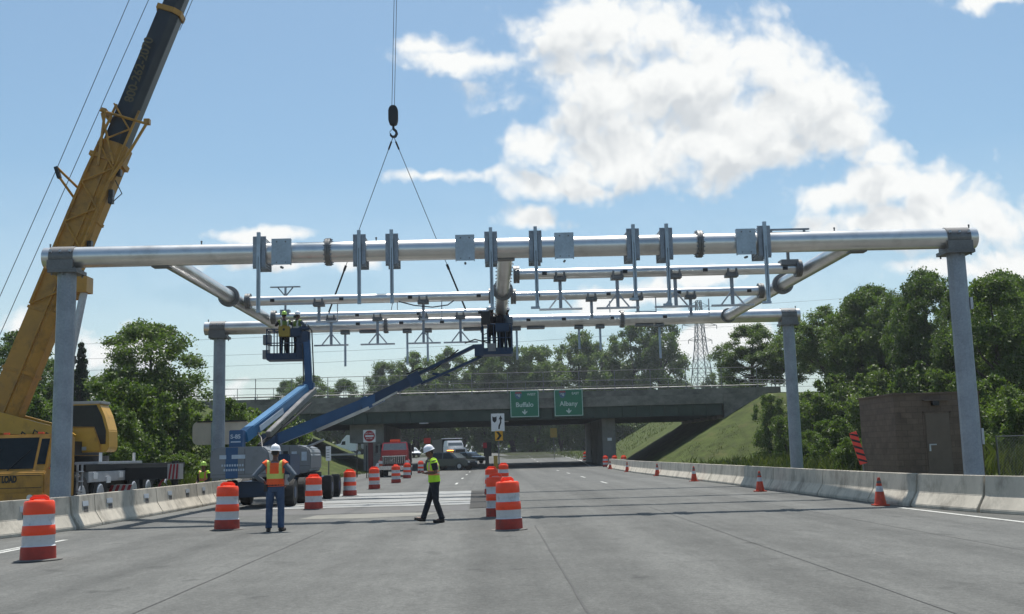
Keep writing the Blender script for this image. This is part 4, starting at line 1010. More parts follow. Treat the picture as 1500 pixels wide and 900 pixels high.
# ------------------------------------------------------------------ boom lifts
def lift(name, label, cx, cy, heading, parts):
    t = thing(name, label, 'boom lift', (cx, cy, 0), 0, 'blue boom lifts')
    return t
def make_wheels(t, xs, ys, r=.46, w=.34):
    for x in xs:
        for y in ys:
            b = MB(); b.cyl((x - w / 2, y, r), (x + w / 2, y, r), r, n=24)
            for k in range(24):
                a = 2 * math.pi * k / 24
                b.box((x + (w / 4 if k % 2 else -w / 4), y + (r + .004) * math.cos(a), r + (r + .004) * math.sin(a)), (w / 2 - .02, .05, .045), (a - math.pi / 2, 0, 0)) if False else None
            wo = b.build('wheel', M['rubber'], t, smooth=True, bevel=.035)
            s = 1 if x > 0 else -1
            h = MB(); h.cyl((x + s * (w / 2 - .03), y, r), (x + s * (w / 2 + .012), y, r), .22, .18, n=16); h.build('hub', M['lift_blue_dark'], wo)
def platform(t, c, w, d, m, box=None, rz=0.0):
    """guarded work platform, floor centre c"""
    p = thing('platform', None, None, c, rz); p.parent = t
    f = MB(); f.bb((-w / 2, -d / 2, -.10), (w / 2, d / 2, 0)); f.bb((-w / 2, -d / 2, .0), (w / 2, -d / 2 + .02, .16)); f.bb((-w / 2, d / 2 - .02, 0), (w / 2, d / 2, .16)); f.bb((-w / 2, -d / 2 + .02, 0), (-w / 2 + .02, d / 2 - .02, .16)); f.bb((w / 2 - .02, -d / 2 + .02, 0), (w / 2, d / 2 - .02, .16)); f.build('floor', m, p)
    g = MB(); r = .024
    for z in (.55, 1.1):
        g.tube([(-w / 2, -d / 2, z), (w / 2, -d / 2, z), (w / 2, d / 2, z), (-w / 2, d / 2, z), (-w / 2, -d / 2, z)], r, n=6)
    for i in range(6):
        x = -w / 2 + w * i / 5
        for y in (-d / 2, d / 2): g.cyl((x, y, 0), (x, y, 1.1), r, n=6)
    for y in (-.0,):
        for x in (-w / 2, w / 2): g.cyl((x, y, 0), (x, y, 1.1), r, n=6)
    g.build('guard_rail', m, p)
    k = MB(); k.box((w / 2 - .35, -d / 2 + .02, .95), (.55, .22, .34)); k.build('control_box', m, p, bevel=.03)
    return p

def build_lift_near():
    t = lift('boom_lift', 'nearer blue boom lift with upright jib and striped grey counterweight', -7.78, 37.5, 0, None)
    ox, oy = 7.78, -37.5
    c = MB(); c.bb((-.75, -1.35, .42), (.75, 1.35, .86)); c.bb((-1.0, -1.3, .34), (1.0, -.95, .60)); c.bb((-1.0, .95, .34), (1.0, 1.3, .60)); c.build('chassis', M['lift_blue_dark'], t, bevel=.04)
    make_wheels(t, (-.98, .98), (-1.1, 1.1))
    q = MB(); q.cyl((0, 0, .86), (0, 0, 1.02), .55, n=20); q.build('turntable', M['black'], t)
    # counterweight with rounded corners facing the camera
    w = MB(); pf = [(-1.42, .98), (.12, .98), (.46, 1.08), (.52, 1.5), (.47, 1.86), (.28, 2.02), (-1.15, 2.02), (-1.38, 1.95), (-1.45, 1.6)]
    n = len(pf); w.add([(x, -2.25, z) for x, z in pf] + [(x, -.75, z) for x, z in pf], [(k, (k + 1) % n, (k + 1) % n + n, k + n) for k in range(n)] + [tuple(range(n - 1, -1, -1)), tuple(range(n, 2 * n))])
    wo = w.build('counterweight', M['lift_grey'], t, bevel=.05)
    s = MB(); s.bb((-.92, -2.262, 1.0), (-.52, -2.252, 2.0)); s.build('blue_stripe', M['lift_blue'], wo)
    s = MB(); s.bb((-1.12, -2.27, 1.63), (-.90, -2.263, 1.76)); s.build('decal', M['decal'], wo); s = MB(); s.bb((-.72, -2.275, 1.63), (-.28, -2.263, 1.76)); s.build('decal', M['decal'], wo)
    text_mesh('GENIE', .15, 'lettering', M['white_paint'], wo, (-.92, -2.28, 1.69), (R(90), 0, 0)) if False else None
    s = MB()
    for z, a, b in ((1.42, -1.05, -.3), (1.27, -.98, -.28)):
        for i in range(9):
            x = a + (b - a) * i / 9; s.bb((x, -2.27, z - .035), (x + .05, -2.264, z + .035))
    s.build('small_print', M['decal'], wo)
    s = MB(); s.bb((-1.36, -2.256, 1.12), (.42, -2.252, 1.13)); s.bb((-.30, -2.256, 1.13), (-.29, -2.252, 1.95)); s.build('panel_seams', M['black'], wo)
    s = MB(); s.tube([(.2, -1.9, 1.98), (.1, -1.6, 2.3), (-.1, -1.2, 2.45), (-.2, -.6, 2.5)], .03, n=6); s.build('hydraulic_hose', M['black'], t)
    m = MB(); m.bb((-.94, -1.75, 1.9), (-.50, -1.25, 2.58)); mo = m.build('boom_pedestal', M['lift_blue'], t, bevel=.02)
    text_mesh('S-85', .19, 'model_number', M['decal'], mo, (-.72, -1.762, 2.36), (R(90), 0, 0), bold=.006)
    s = MB(); s.bb((-.88, -1.76, 2.17), (-.55, -1.754, 2.21)); s.build('small_print', M['decal'], mo)
    h = MB(); h.bb((-.3, -.75, 1.0), (.9, 1.2, 1.75)); h.build('hydraulic_bay', M['lift_blue_dark'], t, bevel=.04)
    # boom: heavy box then inner tube, then upright jib
    a = Vector((-.62, -1.2, 2.35)); e = Vector((.80, 3.26, 4.27))
    d = (e - a)
    rect = lambda w_, h_: [(-w_ / 2, -h_ / 2), (w_ / 2, -h_ / 2), (w_ / 2, h_ / 2), (-w_ / 2, h_ / 2)]
    b = MB(); b.prism(rect(.35, .40), a, a + d * .96, (0, 0, 1)); bo = b.build('lower_boom', M['lift_blue_sunlit'], t, bevel=.03)
    s = MB(); s.prism(rect(.012, .20), a + d * .15 + Vector((.26, -.12, .0)), a + d * .5 + Vector((.26, -.12, .0))); s.build('decal', M['decal'], bo)
    b = MB(); off = Vector((.42, -.1, -.30)); b.prism(rect(.20, .22), a + d * .2 + off, e + off * .5 + d * .03, (0, 0, 1)); bo2 = b.build('boom_tube', M['steel_bar'], t, bevel=.02)
    b = MB(); b.tube([a + d * .42 + off + Vector((0, -.15, -.05)), a + d * .40 + off + Vector((0, -.15, -.16)), a + d * .55 + off + Vector((0, -.15, -.2)), a + d * .9 + off + Vector((0, -.1, -.12))], .03, n=6); b.tube([a + d * .1 + Vector((.3, 0, -.5)), a + d * .6 + Vector((.4, 0, -.42))], .07, n=8); b.build('hydraulic_hose', M['black'], t)
    b = MB(); b.box(e + Vector((.05, .05, -.02)), (.42, .42, .5)); b.build('boom_knuckle', M['lift_blue'], t, bevel=.05)
    b = MB(); b.prism(rect(.27, .26), (.84, 3.5, 4.11), (.69, 3.74, 6.15), (0, 1, 0)); b.build('upright_jib', M['lift_blue'], t, bevel=.025)
    b = MB(); b.tube([(1.02, 3.5, 4.5), (.96, 3.5, 5.95)], .026, n=6); b.tube([(.64, 3.4, 4.4), (.58, 3.55, 6.0)], .024, n=6); b.tube([(.96, 3.5, 5.95), (.92, 3.6, 6.5), (.75, 3.65, 6.75)], .026, n=6); b.build('hydraulic_hose', M['black'], t)
    b = MB(); b.box((.66, 3.8, 6.2), (.30, .4, .6)); b.box((.60, 3.8, 6.62), (.42, .4, .14)); b.build('platform_rotator', M['lift_blue_dark'], t, bevel=.04)
    p = platform(t, (-.16, 4.2, 5.51), 1.45, .92, M['lift_blue_dark'], rz=R(4))
    x = MB(); x.box((-.72, -.25, .70), (.30, .35, .38)); x.build('tool_tray', M['lift_grey'], p); x = MB(); x.box((-.75, -.30, .12), (.26, .3, .34)); x.build('tool_tray', M['lift_grey'], p)
    x = MB(); x.bb((.42, -.47, .12), (.70, -.45, .80)); x.build('side_panel', M['lift_blue_dark'], p)
    return t
build_lift_near()

def build_lift_far():
    t = lift('boom_lift', 'farther blue boom lift with long sloping boom reaching the gantry centre', -7.3, 43.0, 0, None)
    c = MB(); c.bb((-.75, -1.3, .42), (.75, 1.3, .86)); c.bb((-1.0, -1.2, .34), (1.05, -.85, .62)); c.bb((-1.0, .85, .34), (1.05, 1.2, .62)); c.build('chassis', M['lift_blue_dark'], t, bevel=.04)
    make_wheels(t, (-.9, .92), (-1.0, 1.0))
    q = MB(); q.cyl((0, -.3, .86), (0, -.3, 1.04), .55, n=20); q.build('turntable', M['black'], t)
    h = MB(); pf = [(-1.6, 1.02), (.20, 1.02), (.36, 1.15), (.38, 1.75), (.28, 1.98), (-.1, 2.10), (-1.3, 2.14), (-1.6, 2.0)]
    n = len(pf); h.add([(x, -1.75, z) for x, z in pf] + [(x, .9, z) for x, z in pf], [(k, (k + 1) % n, (k + 1) % n + n, k + n) for k in range(n)] + [tuple(range(n - 1, -1, -1)), tuple(range(n, 2 * n))])
    ho = h.build('engine_hood', M['lift_grey'], t, bevel=.06)
    for xa, xb, za, zb in ((-.98, -.76, 1.45, 1.9), (-.36, -.16, 1.42, 1.86), (.02, .22, 1.5, 1.84)): s = MB(); s.bb((xa, -1.762, za), (xb, -1.752, zb)); s.build('decal', M['decal'], ho)
    s = MB(); s.bb((-1.5, -1.756, 1.30), (.33, -1.752, 1.31)); s.bb((-.44, -1.756, 1.31), (-.43, -1.752, 2.05)); s.build('panel_seams', M['black'], ho)
    s = MB(); s.bb((-.68, -1.765, 1.62), (-.5, -1.752, 1.88)); s.build('vent', M['black'], ho)
    rect = lambda w_, h_: [(-w_ / 2, -h_ / 2), (w_ / 2, -h_ / 2), (w_ / 2, h_ / 2), (-w_ / 2, h_ / 2)]
    pd = MB(); pd.bb((-1.7, -1.0, 1.8), (-1.1, .2, 2.6)); pd.build('boom_pedestal', M['lift_blue_dark'], t, bevel=.04)
    a = Vector((-1.55, -.6, 2.2)); k = Vector((2.30, -.6, 3.66)); e = Vector((6.88, -1.6, 5.68))
    b = MB(); b.prism(rect(.36, .44), a, k, (0, 0, 1)); bo = b.build('lower_boom', M['lift_blue'], t, bevel=.03)
    b = MB(); b.prism(rect(.30, .36), k - (k - a) * .06, k.lerp(e, .47), (0, 0, 1)); b.build('middle_boom', M['lift_blue_dark'], t, bevel=.02)
    b = MB(); b.box(k.lerp(e, .07) + Vector((0, 0, -.04)), (.9, .44, .42), (0, R(-25), 0)); b.box(k.lerp(e, .02), (.24, .5, .5), (0, R(-25), 0)); b.build('boom_collar', M['lift_blue'], t, bevel=.02)
    b = MB(); b.prism(rect(.10, .12), a.lerp(k, .52) + Vector((0, -.2, -.30)), k.lerp(e, .05) + Vector((0, -.22, -.26)), (0, 0, 1)); b.prism(rect(.06, .07), k.lerp(e, .08) + Vector((0, -.2, -.22)), k.lerp(e, .30) + Vector((0, -.2, -.18)), (0, 0, 1)); b.build('hydraulic_ram', M['steel_bar'], t)
    b = MB(); b.tube([a + Vector((1.1, -.3, -.4)), a + Vector((2.3, -.3, .1))], .05, n=8); b.build('lower_ram', M['steel_bar'], t)
    # open jib links
    j0 = k.lerp(e, .45); b = MB()
    b.prism(rect(.22, .13), j0 + Vector((0, 0, .14)), e + Vector((-.1, 0, .10)), (0, 0, 1)); b.prism(rect(.16, .10), j0 + Vector((.25, 0, -.18)), e + Vector((.15, 0, -.32)), (0, 0, 1)); b.tube([j0 + Vector((.7, -.1, .2)), j0 + Vector((1.4, -.1, .12))], .05, n=8)
    b.box(j0, (.5, .4, .5), (0, R(-25), 0)); b.box(e + Vector((.05, 0, -.08)), (.35, .4, .46)); b.build('jib_links', M['lift_blue_dark'], t)
    b = MB(); b.tube([j0 + Vector((-.3, -.2, .2)), j0 + Vector((.2, -.22, .42)), j0 + Vector((.8, -.2, .36)), j0.lerp(e, .7) + Vector((0, -.2, .3))], .028, n=6); b.tube([e + Vector((-.5, -.2, .2)), e + Vector((-.1, -.22, .34)), e + Vector((.4, -.2, .2))], .028, n=6); b.build('hydraulic_hose', M['black'], t)
    p = platform(t, (7.66, -1.3, 5.52), 1.15, .95, M['lift_blue_dark'], rz=R(-3))
    x = MB(); x.box((-.42, -.4, 1.35), (.36, .2, .52)); x.build('control_console', M['black'], p); x = MB(); x.tube([(-.6, -.4, 1.0), (-.62, -.42, .8), (-.5, -.42, .7), (-.36, -.4, .75)], .02, n=6); x.build('hose', M['black'], p); x = MB(); x.box((-.2, -.5, .18), (.3, .04, .3)); x.build('notice_plate', M['lift_grey'], p)
    return t
build_lift_far()

# ------------------------------------------------------------------ road signs
def post(t, x, y, z0, z1, m, w=.07):
    b = MB(); b.box((x, y, (z0 + z1) / 2), (w, w, z1 - z0)); return b.build('post', m, t)
def build_signs():
    t = thing('keep_right_sign', 'white keep right sign with black arrow above a yellow chevron plate', 'road sign', (.48, 64, 0))
    post(t, 0, .06, 0, 4.0, M['galv_dark']); 
    b = MB(); b.box((-.02, 0, 3.42), (.80, .02, 1.06)); b.build('panel', M['sign_white'], t, bevel=.008)
    a = MB(); z = 3.42
    a.add([(x * .8 - .02, -.013, z + y * .8) for x, y in ((.02, -.50), (.14, -.50), (.16, -.30), (.27, -.02), (.27, .22), (.36, .22), (.215, .52), (.07, .22), (.16, .22), (.16, .02), (.04, -.26))], [tuple(range(11))]); a.build('arrow', M['black'], t)
    a = MB(); a.add([(x * .8 - .02, -.013, z + y * .8) for x, y in ((-.40, .46), (-.30, .40), (-.24, .40), (-.18, .40), (-.08, .46), (-.08, .18), (-.14, .06), (-.24, -.02), (-.34, .06), (-.40, .18))], [tuple(range(10))]); a.build('median_symbol', M['black'], t)
    b = MB(); b.box((.03, -.0, 2.62), (.46, .02, .58)); po = b.build('chevron_plate', M['sign_yellow'], t)
    a = MB(); a.add([(x, -.013, 2.62 + y_) for x, y_ in ((-.14, .24), (.02, .24), (.20, 0), (.02, -.24), (-.14, -.24), (.03, 0))], [tuple(range(6))]); a.build('chevron', M['black'], po)
    # dark attenuator post and old boards around it
    t = thing('sign_back', 'dark boards on posts with a red reflector just behind the keep right sign', 'sign post', (-.25, 69, 0))
    b = MB(); b.box((0, 0, 1.05), (.24, .14, 2.1)); b.build('post', M['black'], t)
    b = MB(); b.box((.05, .05, 1.85), (.5, .03, .9)); b.build('board', M['black'], t)
    b = MB(); b.box((-.12, -.08, 2.1), (.24, .02, .34)); b.build('reflector', M['stripe_red'], t)
    b = MB(); b.box((.55, -.05, .95), (.26, .03, .95)); b.build('yellow_plate', M['sign_yellow_dark'], t)
    # do not enter
    t = thing('do_not_enter_sign', 'square do not enter sign with red disc on a dark red post', 'road sign', (-9.06, 80, 0))
    b = MB(); b.box((0, 0, 3.10), (.92, .02, .92)); b.build('panel', M['sign_white'], t, bevel=.008)
    a = MB(); a.add([(.41 * math.cos(2 * math.pi * k / 32), -.014, 3.10 + .41 * math.sin(2 * math.pi * k / 32)) for k in range(32)], [tuple(range(32))]); a.build('red_disc', M['sign_red'], t)
    a = MB(); a.bb((-.31, -.02, 3.04), (.31, -.016, 3.16)); a.build('white_bar', M['sign_white'], t)
    text_mesh('DO NOT', .16, 'lettering', M['sign_white'], t, (0, -.017, 3.29), (R(90), 0, 0)); text_mesh('ENTER', .16, 'lettering', M['sign_white'], t, (0, -.017, 2.92), (R(90), 0, 0))
    b = MB(); b.box((.08, .06, 1.3), (.36, .06, 2.6)); b.build('post', mat("dark_red_post", (.10, .018, .018), .6), t)
    b = MB(); b.box((-.22, .06, 1.2), (.07, .07, 2.4)); b.build('post', M['black'], t)
    # small gate posts beside it
    t = thing('marker_post', 'thin dark steel gate on two posts left of the do not enter sign', 'gate', (-10.5, 84, 0))
    for x in (-2.2, -.0): post(t, x, 0, -.05, 1.9, M['black'], .09)
    b = MB(); b.bb((-2.2, -.03, 1.72), (.1, .03, 1.86)); b.build('top_bar', M['off_white'], t); b = MB(); b.bb((-2.15, -.02, 1.5), (-.05, .02, 1.62)); b.build('bar', M['black'], t)
    # orange diamond far away
    t = thing('roadwork_sign', 'small orange roadwork sign under the overpass behind the lime vest worker', 'road sign', (-8.3, 140, road_z(-8, 140)))
    b = MB(); b.box((0, 0, 2.65), (.88, .02, .72)); b.build('panel', M['marker_red'], t, bevel=.005); post(t, 0, .06, 0, 3.0, M['galv_dark'])
    # yellow sign beyond the bridge
    t = thing('warning_sign', 'faded yellow warning sign against trees beyond the overpass', 'road sign', (8.9, 150, .5))
    b = MB(); b.box((0, 0, 3.7), (.95, .02, 1.3)); b.build('panel', M['sign_yellow_dark'], t); post(t, 0, .06, 0, 3.2, M['galv_dark'])
    # striped marker leaning by the shed
    t = thing('striped_marker', 'tilted red and black striped marker board beside the brown shed', 'marker board', (11.43, 33, 0))
    b = MB(); b.box((0, 0, 1.46), (.24, .02, 1.02), (0, R(-16), 0)); b.build('board', M['marker_red'], t)
    s = MB(); ca, sa = math.cos(R(-16)), math.sin(R(-16))
    for k in range(5):
        zc = -.42 + k * .21
        pts = [(-.118, zc + .05), (-.118, zc + .13), (.118, zc - .02), (.118, zc - .10)]
        pts = [(x, max(-.508, min(.508, z_))) for x, z_ in pts]
        s.add([(x * ca + z_ * sa, -.0125, 1.46 - x * sa + z_ * ca) for x, z_ in pts], [(0, 1, 2, 3)])
    s.build('black_stripes', M['black'], t)
    b = MB(); b.tube([(.16, .03, 0), (.12, .03, 1.0), (-.1, .03, 1.8)], .025, n=6); b.build('post', M['galv_dark'], t)
    # tan sign back at the left
    t = thing('sign_back', 'wide tan back of a road sign behind the rear left gantry column', 'road sign', (-15.1, 60, 0))
    b = MB(); w, h, r = 3.15, 1.30, .32; pts = []
    for cx, cz, a0 in ((w / 2 - r, h / 2 - r, 0), (-w / 2 + r, h / 2 - r, 90), (-w / 2 + r, -h / 2 + r, 180), (w / 2 - r, -h / 2 + r, 270)):
        for k in range(6): a = R(a0 + 18 * k); pts.append((cx + r * math.cos(a), cz + r * math.sin(a)))
    b.prism(pts, (0, 0, 3.12), (0, .05, 3.12)); b.build('panel', M['sign_back'], t)
    b = MB(); b.bb((-1.3, -.06, 3.72), (1.5, -.002, 3.80)); b.build('top_rail', M['black'], t)  # black strip standing in for a tree shadow along the sign's top edge
    for x in (-.45, 1.15): post(t, x, -.05, -.1, 3.7, M['post_grey'], .12) if x < 0 else post(t, x, .12, -.1, 3.7, M['black'], .12)
    b = MB(); b.box((-.45, -.05, 1.62), (.24, .2, .14)); b.build('base_collar', M['post_grey'], t)
    # white paper-like sign behind lift
    t = thing('notice_board', 'small white notice board standing in grass right of the grey hood', 'sign', (-7.65, 50.5, 0))
    b = MB(); b.box((0, 0, 1.78), (.24, .02, .68)); b.build('panel', M['white_paint'], t); post(t, 0, .05, -.1, 1.6, M['galv_dark'], .05)
    s = MB()
    for k in range(4): s.box((-.02, -.012, 1.95 - k * .12), (.14, .003, .03))
    s.build('print', M['lift_grey'], t)
build_signs()

# ------------------------------------------------------------------ shed and chain-link fence
def build_shed():
    t = thing('utility_shed', 'brown block utility shed with flat roof behind the right barrier', 'shed', (13.8, 36, 0))
    b = MB(); b.bb((0, 0, -.1), (2.95, 3.4, 3.20)); b.build('wall', M['shed_brown'], t)
    b = MB(); b.bb((-.04, -.04, 3.203), (2.99, 3.44, 3.27)); b.build('roof', M['shed_brown'], t, bevel=.015)
    b = MB(); b.bb((1.02, -.035, .02), (1.86, -.004, 2.55)); d = b.build('door', M['door_brown'], t, bevel=.008)
    b = MB(); b.bb((1.08, -.09, 1.28), (1.13, -.038, 1.52)); b.bb((1.08, -.11, 1.48), (1.32, -.07, 1.52)); b.build('handle', M['light_metal'], d)
    b = MB(); b.bb((.95, -.02, 0), (1.01, -.002, 2.62)); b.bb((1.87, -.02, 0), (1.93, -.002, 2.62)); b.bb((.95, -.02, 2.56), (1.93, -.002, 2.62)); b.build('door_frame', M['shed_brown'], t)
    b = MB(); b.bb((1.28, -.16, 2.82), (1.5, -.002, 2.96)); b.build('wall_lamp', M['black'], t)
    b = MB(); b.bb((1.0, -.12, 2.98), (1.9, -.003, 3.02)); b.build('drip_ledge', M['door_brown'], t)
    f = thing('chain_link_fence', 'dark chain link fence beside the brown shed', 'fence', (17.7, 37, 0))
    for i in range(6):
        b = MB(); b.cyl((i * 2.2, 0, -.1), (i * 2.2, 0, 1.75), .035, n=8); b.build('post', M['galv_dark'], f)
    b = MB(); b.cyl((0, 0, 1.72), (11, 0, 1.72), .025, n=6); b.cyl((0, 0, .1), (11, 0, .1), .012, n=6); b.build('rail', M['galv_dark'], f)
    b = MB(); k = 0; s = .11; h = 1.6
    x = -h
    while x < 11:
        for sg in (1, -1):
            x0, x1 = x, x + h
            z0, z1 = (.1, .1 + h) if sg > 0 else (.1 + h, .1)
            if x0 < 0: z0 += (z1 - z0) * (-x0 / h); x0 = 0
            if x1 > 11: z1 -= (z1 - z0) * ((x1 - 11) / (x1 - x0)); x1 = 11
            b.tube([(x0, 0.004 * sg, z0), (x1, 0.004 * sg, z1)], .004, n=3, caps=False)
        x += s
    b.build('wire_mesh', M['galv_dark'], f)
build_shed()

# ------------------------------------------------------------------ power lines and tower
def build_power():
    t = thing('transmission_tower', 'grey steel lattice transmission tower rising beyond the overpass', 'pylon', (50.5, 250, 0), R(12))
    b = MB(); H = 36.5
    def half(z): return 3.1 * (1 - z / 30) + .62 if z < 26 else .62 * (1 - (z - 26) / 12) + .42
    lv = [0, 6, 11, 15.5, 19.2, 22.4, 25, 27.2, 29.4, 31.6, 33.8, H]
    for sx, sy in ((-1, -1), (-1, 1), (1, -1), (1, 1)): b.tube([(sx * half(z), sy * half(z), z) for z in lv], .12, n=4)
    b.build('legs', M['lattice'], t)
    b = MB()
    for z0, z1 in zip(lv, lv[1:]):
        a, c = half(z0), half(z1)
        for (x0, y0), (x1, y1) in (((-1, -1), (1, -1)), ((1, -1), (1, 1)), ((1, 1), (-1, 1)), ((-1, 1), (-1, -1))):
            b.tube([(x0 * a, y0 * a, z0), (x1 * c, y1 * c, z1)], .06, n=4); b.tube([(x1 * a, y1 * a, z0), (x0 * c, y0 * c, z1)], .06, n=4); b.tube([(x0 * c, y0 * c, z1), (x1 * c, y1 * c, z1)], .05, n=4)
    b.build('bracing', M['lattice'], t)
    for z, w in ((35.2, 2.6), (30.6, 4.4), (27.0, 3.0)):
        b = MB(); b.tube([(-w, 0, z), (w, 0, z)], .09, n=4)
        for s in (-1, 1): b.tube([(s * w, 0, z), (s * .5, .4, z + 1.1)], .06, n=4); b.tube([(s * w, 0, z), (s * .5, -.4, z - .8)], .05, n=4); b.cyl((s * w, 0, z), (s * w, 0, z - .9), .08, n=6)
        b.build('cross_arm', M['lattice'], t)
    def wire(label, p0, p1, sag, r):
        p0, p1 = Vector(p0), Vector(p1); pts = []
        for i in range(25):
            q = i / 24; p = p0.lerp(p1, q); p.z -= sag * 4 * q * (1 - q); pts.append(p)
        b = MB(); b.tube(pts, r, n=4); solo(b, 'power_line', M['wire'], label, 'power line', 'power lines crossing the sky')
    W = WIRES
    for w in W: wire(*w)
WIRES = [
 ('thin power line across the left sky at the rear beam level', (-120, 190, 23.0), (46.1, 250, 35.0), 2.0, .035),
 ('power line second from the top in the left sky', (-120, 192, 21.0), (54.9, 250, 30.0), 2.0, .035),
 ('power line third from the top in the left sky', (-120, 194, 18.8), (47.5, 250, 27.0), 1.6, .035),
 ('thick cable passing low over the overpass fence on the left', (-120, 160, 15.0), (70, 150, 9.6), .8, .035),
 ('power line just above the low thick cable', (-120, 162, 16.6), (70, 152, 10.8), .9, .035),
 ('lower power line crossing behind the left bushes', (-120, 164, 13.0), (75, 156, 8.6), .7, .03),
 ('power line leaving the lattice tower to the right', (54.9, 250, 30.0), (170, 235, 38), 2.0, .03),
 ('upper power line leaving the lattice tower to the right', (53.1, 250, 35.0), (170, 240, 44), 2.0, .03)]
build_power()

# ------------------------------------------------------------------ vehicles
def wheel_y(t, x, y, r, w, name='wheel'):
    """wheel whose axle runs along local y"""
    b = MB(); b.cyl((x, y - w / 2, r), (x, y + w / 2, r), r, n=22); wo = b.build(name, M['rubber'], t, smooth=True, bevel=.025)
    s = 1 if y > 0 else -1
    b = MB(); b.cyl((x, y + s * (w / 2 - .02), r), (x, y + s * (w / 2 + .01), r), r * .62, r * .5, n=16); b.build('rim', M['light_metal'], wo)

def extrude_y(prof, y0, y1, inset=0.0, top=None):
    n = len(prof); zs = [z for _, z in prof]; zt = max(zs)
    def yy(z, y): 
        if top is None or z < top: return y
        return y * (1 - inset * (z - top) / (zt - top))
    vs = [(x, yy(z, y0), z) for x, z in prof] + [(x, yy(z, y1), z) for x, z in prof]
    return vs, [(k, (k + 1) % n, (k + 1) % n + n, k + n) for k in range(n)] + [tuple(range(n - 1, -1, -1)), tuple(range(n, 2 * n))]

def make_car(name, label, loc, rz, paint, suv=False, beacon=False):
    """car facing local +x"""
    t = thing(name, label, 'pickup truck' if name == 'pickup_truck' else 'car', loc, rz)
    if suv:
        body = [(-2.5, .42), (-2.52, 1.02), (-2.40, 1.10), (1.05, 1.12), (2.25, 1.02), (2.42, .85), (2.45, .42)]
        green = [(-2.35, 1.09), (-2.05, 1.72), (-.1, 1.80), (.45, 1.72), (1.25, 1.11)]
    else:
        body = [(-2.15, .34), (-2.2, .82), (-2.05, .92), (1.0, .94), (2.05, .78), (2.2, .62), (2.22, .34)]
        green = [(-1.85, .91), (-1.2, 1.38), (-.2, 1.46), (.35, 1.38), (1.2, .93)]
    hw = .94 if suv else .88
    b = MB(); b.add(*extrude_y(body, -hw, hw)); b.build('body', paint, t, bevel=.05, smooth=True)
    b = MB(); b.add(*extrude_y(green, -hw + .03, hw - .03, .16, green[0][1])); cb = b.build('cabin', paint, t, bevel=.04, smooth=True)
    z0 = green[0][1]; zt = green[2][1]
    f = lambda z, s: s * (hw - .03) * (1 - .16 * max(0, z - z0) / (zt - z0))
    w = MB(); e = .012
    for s in (-1, 1):
        g = [(green[0][0] + .18, z0 + .06), (green[1][0] + .12, zt - .13), (-.55, zt - .09), (-.55, z0 + .05)]
        h = [(-.45, z0 + .05), (-.45, zt - .09), (.28, zt - .13), (.92, z0 + .06)]
        for q in (g, h): w.add([(x, f(z, s) + s * e, z) for x, z in q], [(0, 1, 2, 3)])
    w.build('side_window', M['glass'], cb)
    (x0, a), (x1, c) = green[-1], green[-2]
    p, q = Vector((x0, 0, a)), Vector((x1, 0, c)); nrm = Vector((q.z - p.z, 0, p.x - q.x)).normalized() * .014
    w = MB(); k0, k1 = p.lerp(q, .1) + nrm, p.lerp(q, .9) + nrm
    w.add([(k0.x, f(k0.z, -.88), k0.z), (k0.x, f(k0.z, .88), k0.z), (k1.x, f(k1.z, .86), k1.z), (k1.x, f(k1.z, -.86), k1.z)], [(0, 1, 2, 3)]); w.build('windshield', M['windscreen'], cb)
    fx = body[-1][0]
    for s in (-1, 1):
        b = MB(); b.box((fx - .06, s * (hw - .22), body[-2][1] - .08), (.12, .34, .16)); b.build('headlight', M['lens'], t, bevel=.02)
        b = MB(); b.box((body[0][0] + .0, s * (hw - .14), body[1][1] - .18), (.08, .22, .24)); b.build('tail_light', M['tail'], t, bevel=.02)
        b = MB(); b.box((.95, s * (hw + .10), z0 + .08), (.12, .18, .14)); b.build('mirror', paint, t, bevel=.03)
    b = MB(); b.box((fx + .005, 0, .62 if suv else .5), (.04, hw * 1.1, .2)); b.build('grille', M['grille'], t)
    b = MB(); b.box((fx - .03, 0, .43), (.16, hw * 1.9, .16)); b.box((body[0][0] + .02, 0, .46), (.14, hw * 1.9, .16)); b.build('bumper', M['black'], t, bevel=.03)
    r = .40 if suv else .33
    for x in (1.45 if suv else 1.3, -1.55 if suv else -1.3):
        for s in (-1, 1): wheel_y(t, x, s * (hw - .10), r, .24)
    if beacon:
        b = MB(); b.box((-.1, 0, zt + .05), (.22, 1.2, .10)); b.build('light_bar_base', M['black'], t)
        for s in (-.45, -.1, .3): 
            b = MB(); b.box((-.1, s, zt + .14), (.2, .22, .09)); b.build('beacon', M['amber'], t, bevel=.02)
    return t
make_car('pickup_truck', 'dark grey sport utility with amber roof lights crossing under the overpass', (-3.9, 106.2, road_z(-4, 106)), R(-30), M['car_grey'], True, True)['category'] = 'car'
make_car('silver_car', 'silver blue car just behind the grey vehicle with amber lights', (-2.6, 130, road_z(-2.6, 130)), R(-52), M['car_silver'])
make_car('white_car', 'small white car driving past the red truck under the overpass', (-11.9, 160, road_z(-12, 160) + .05), R(-70), M['car_white'])

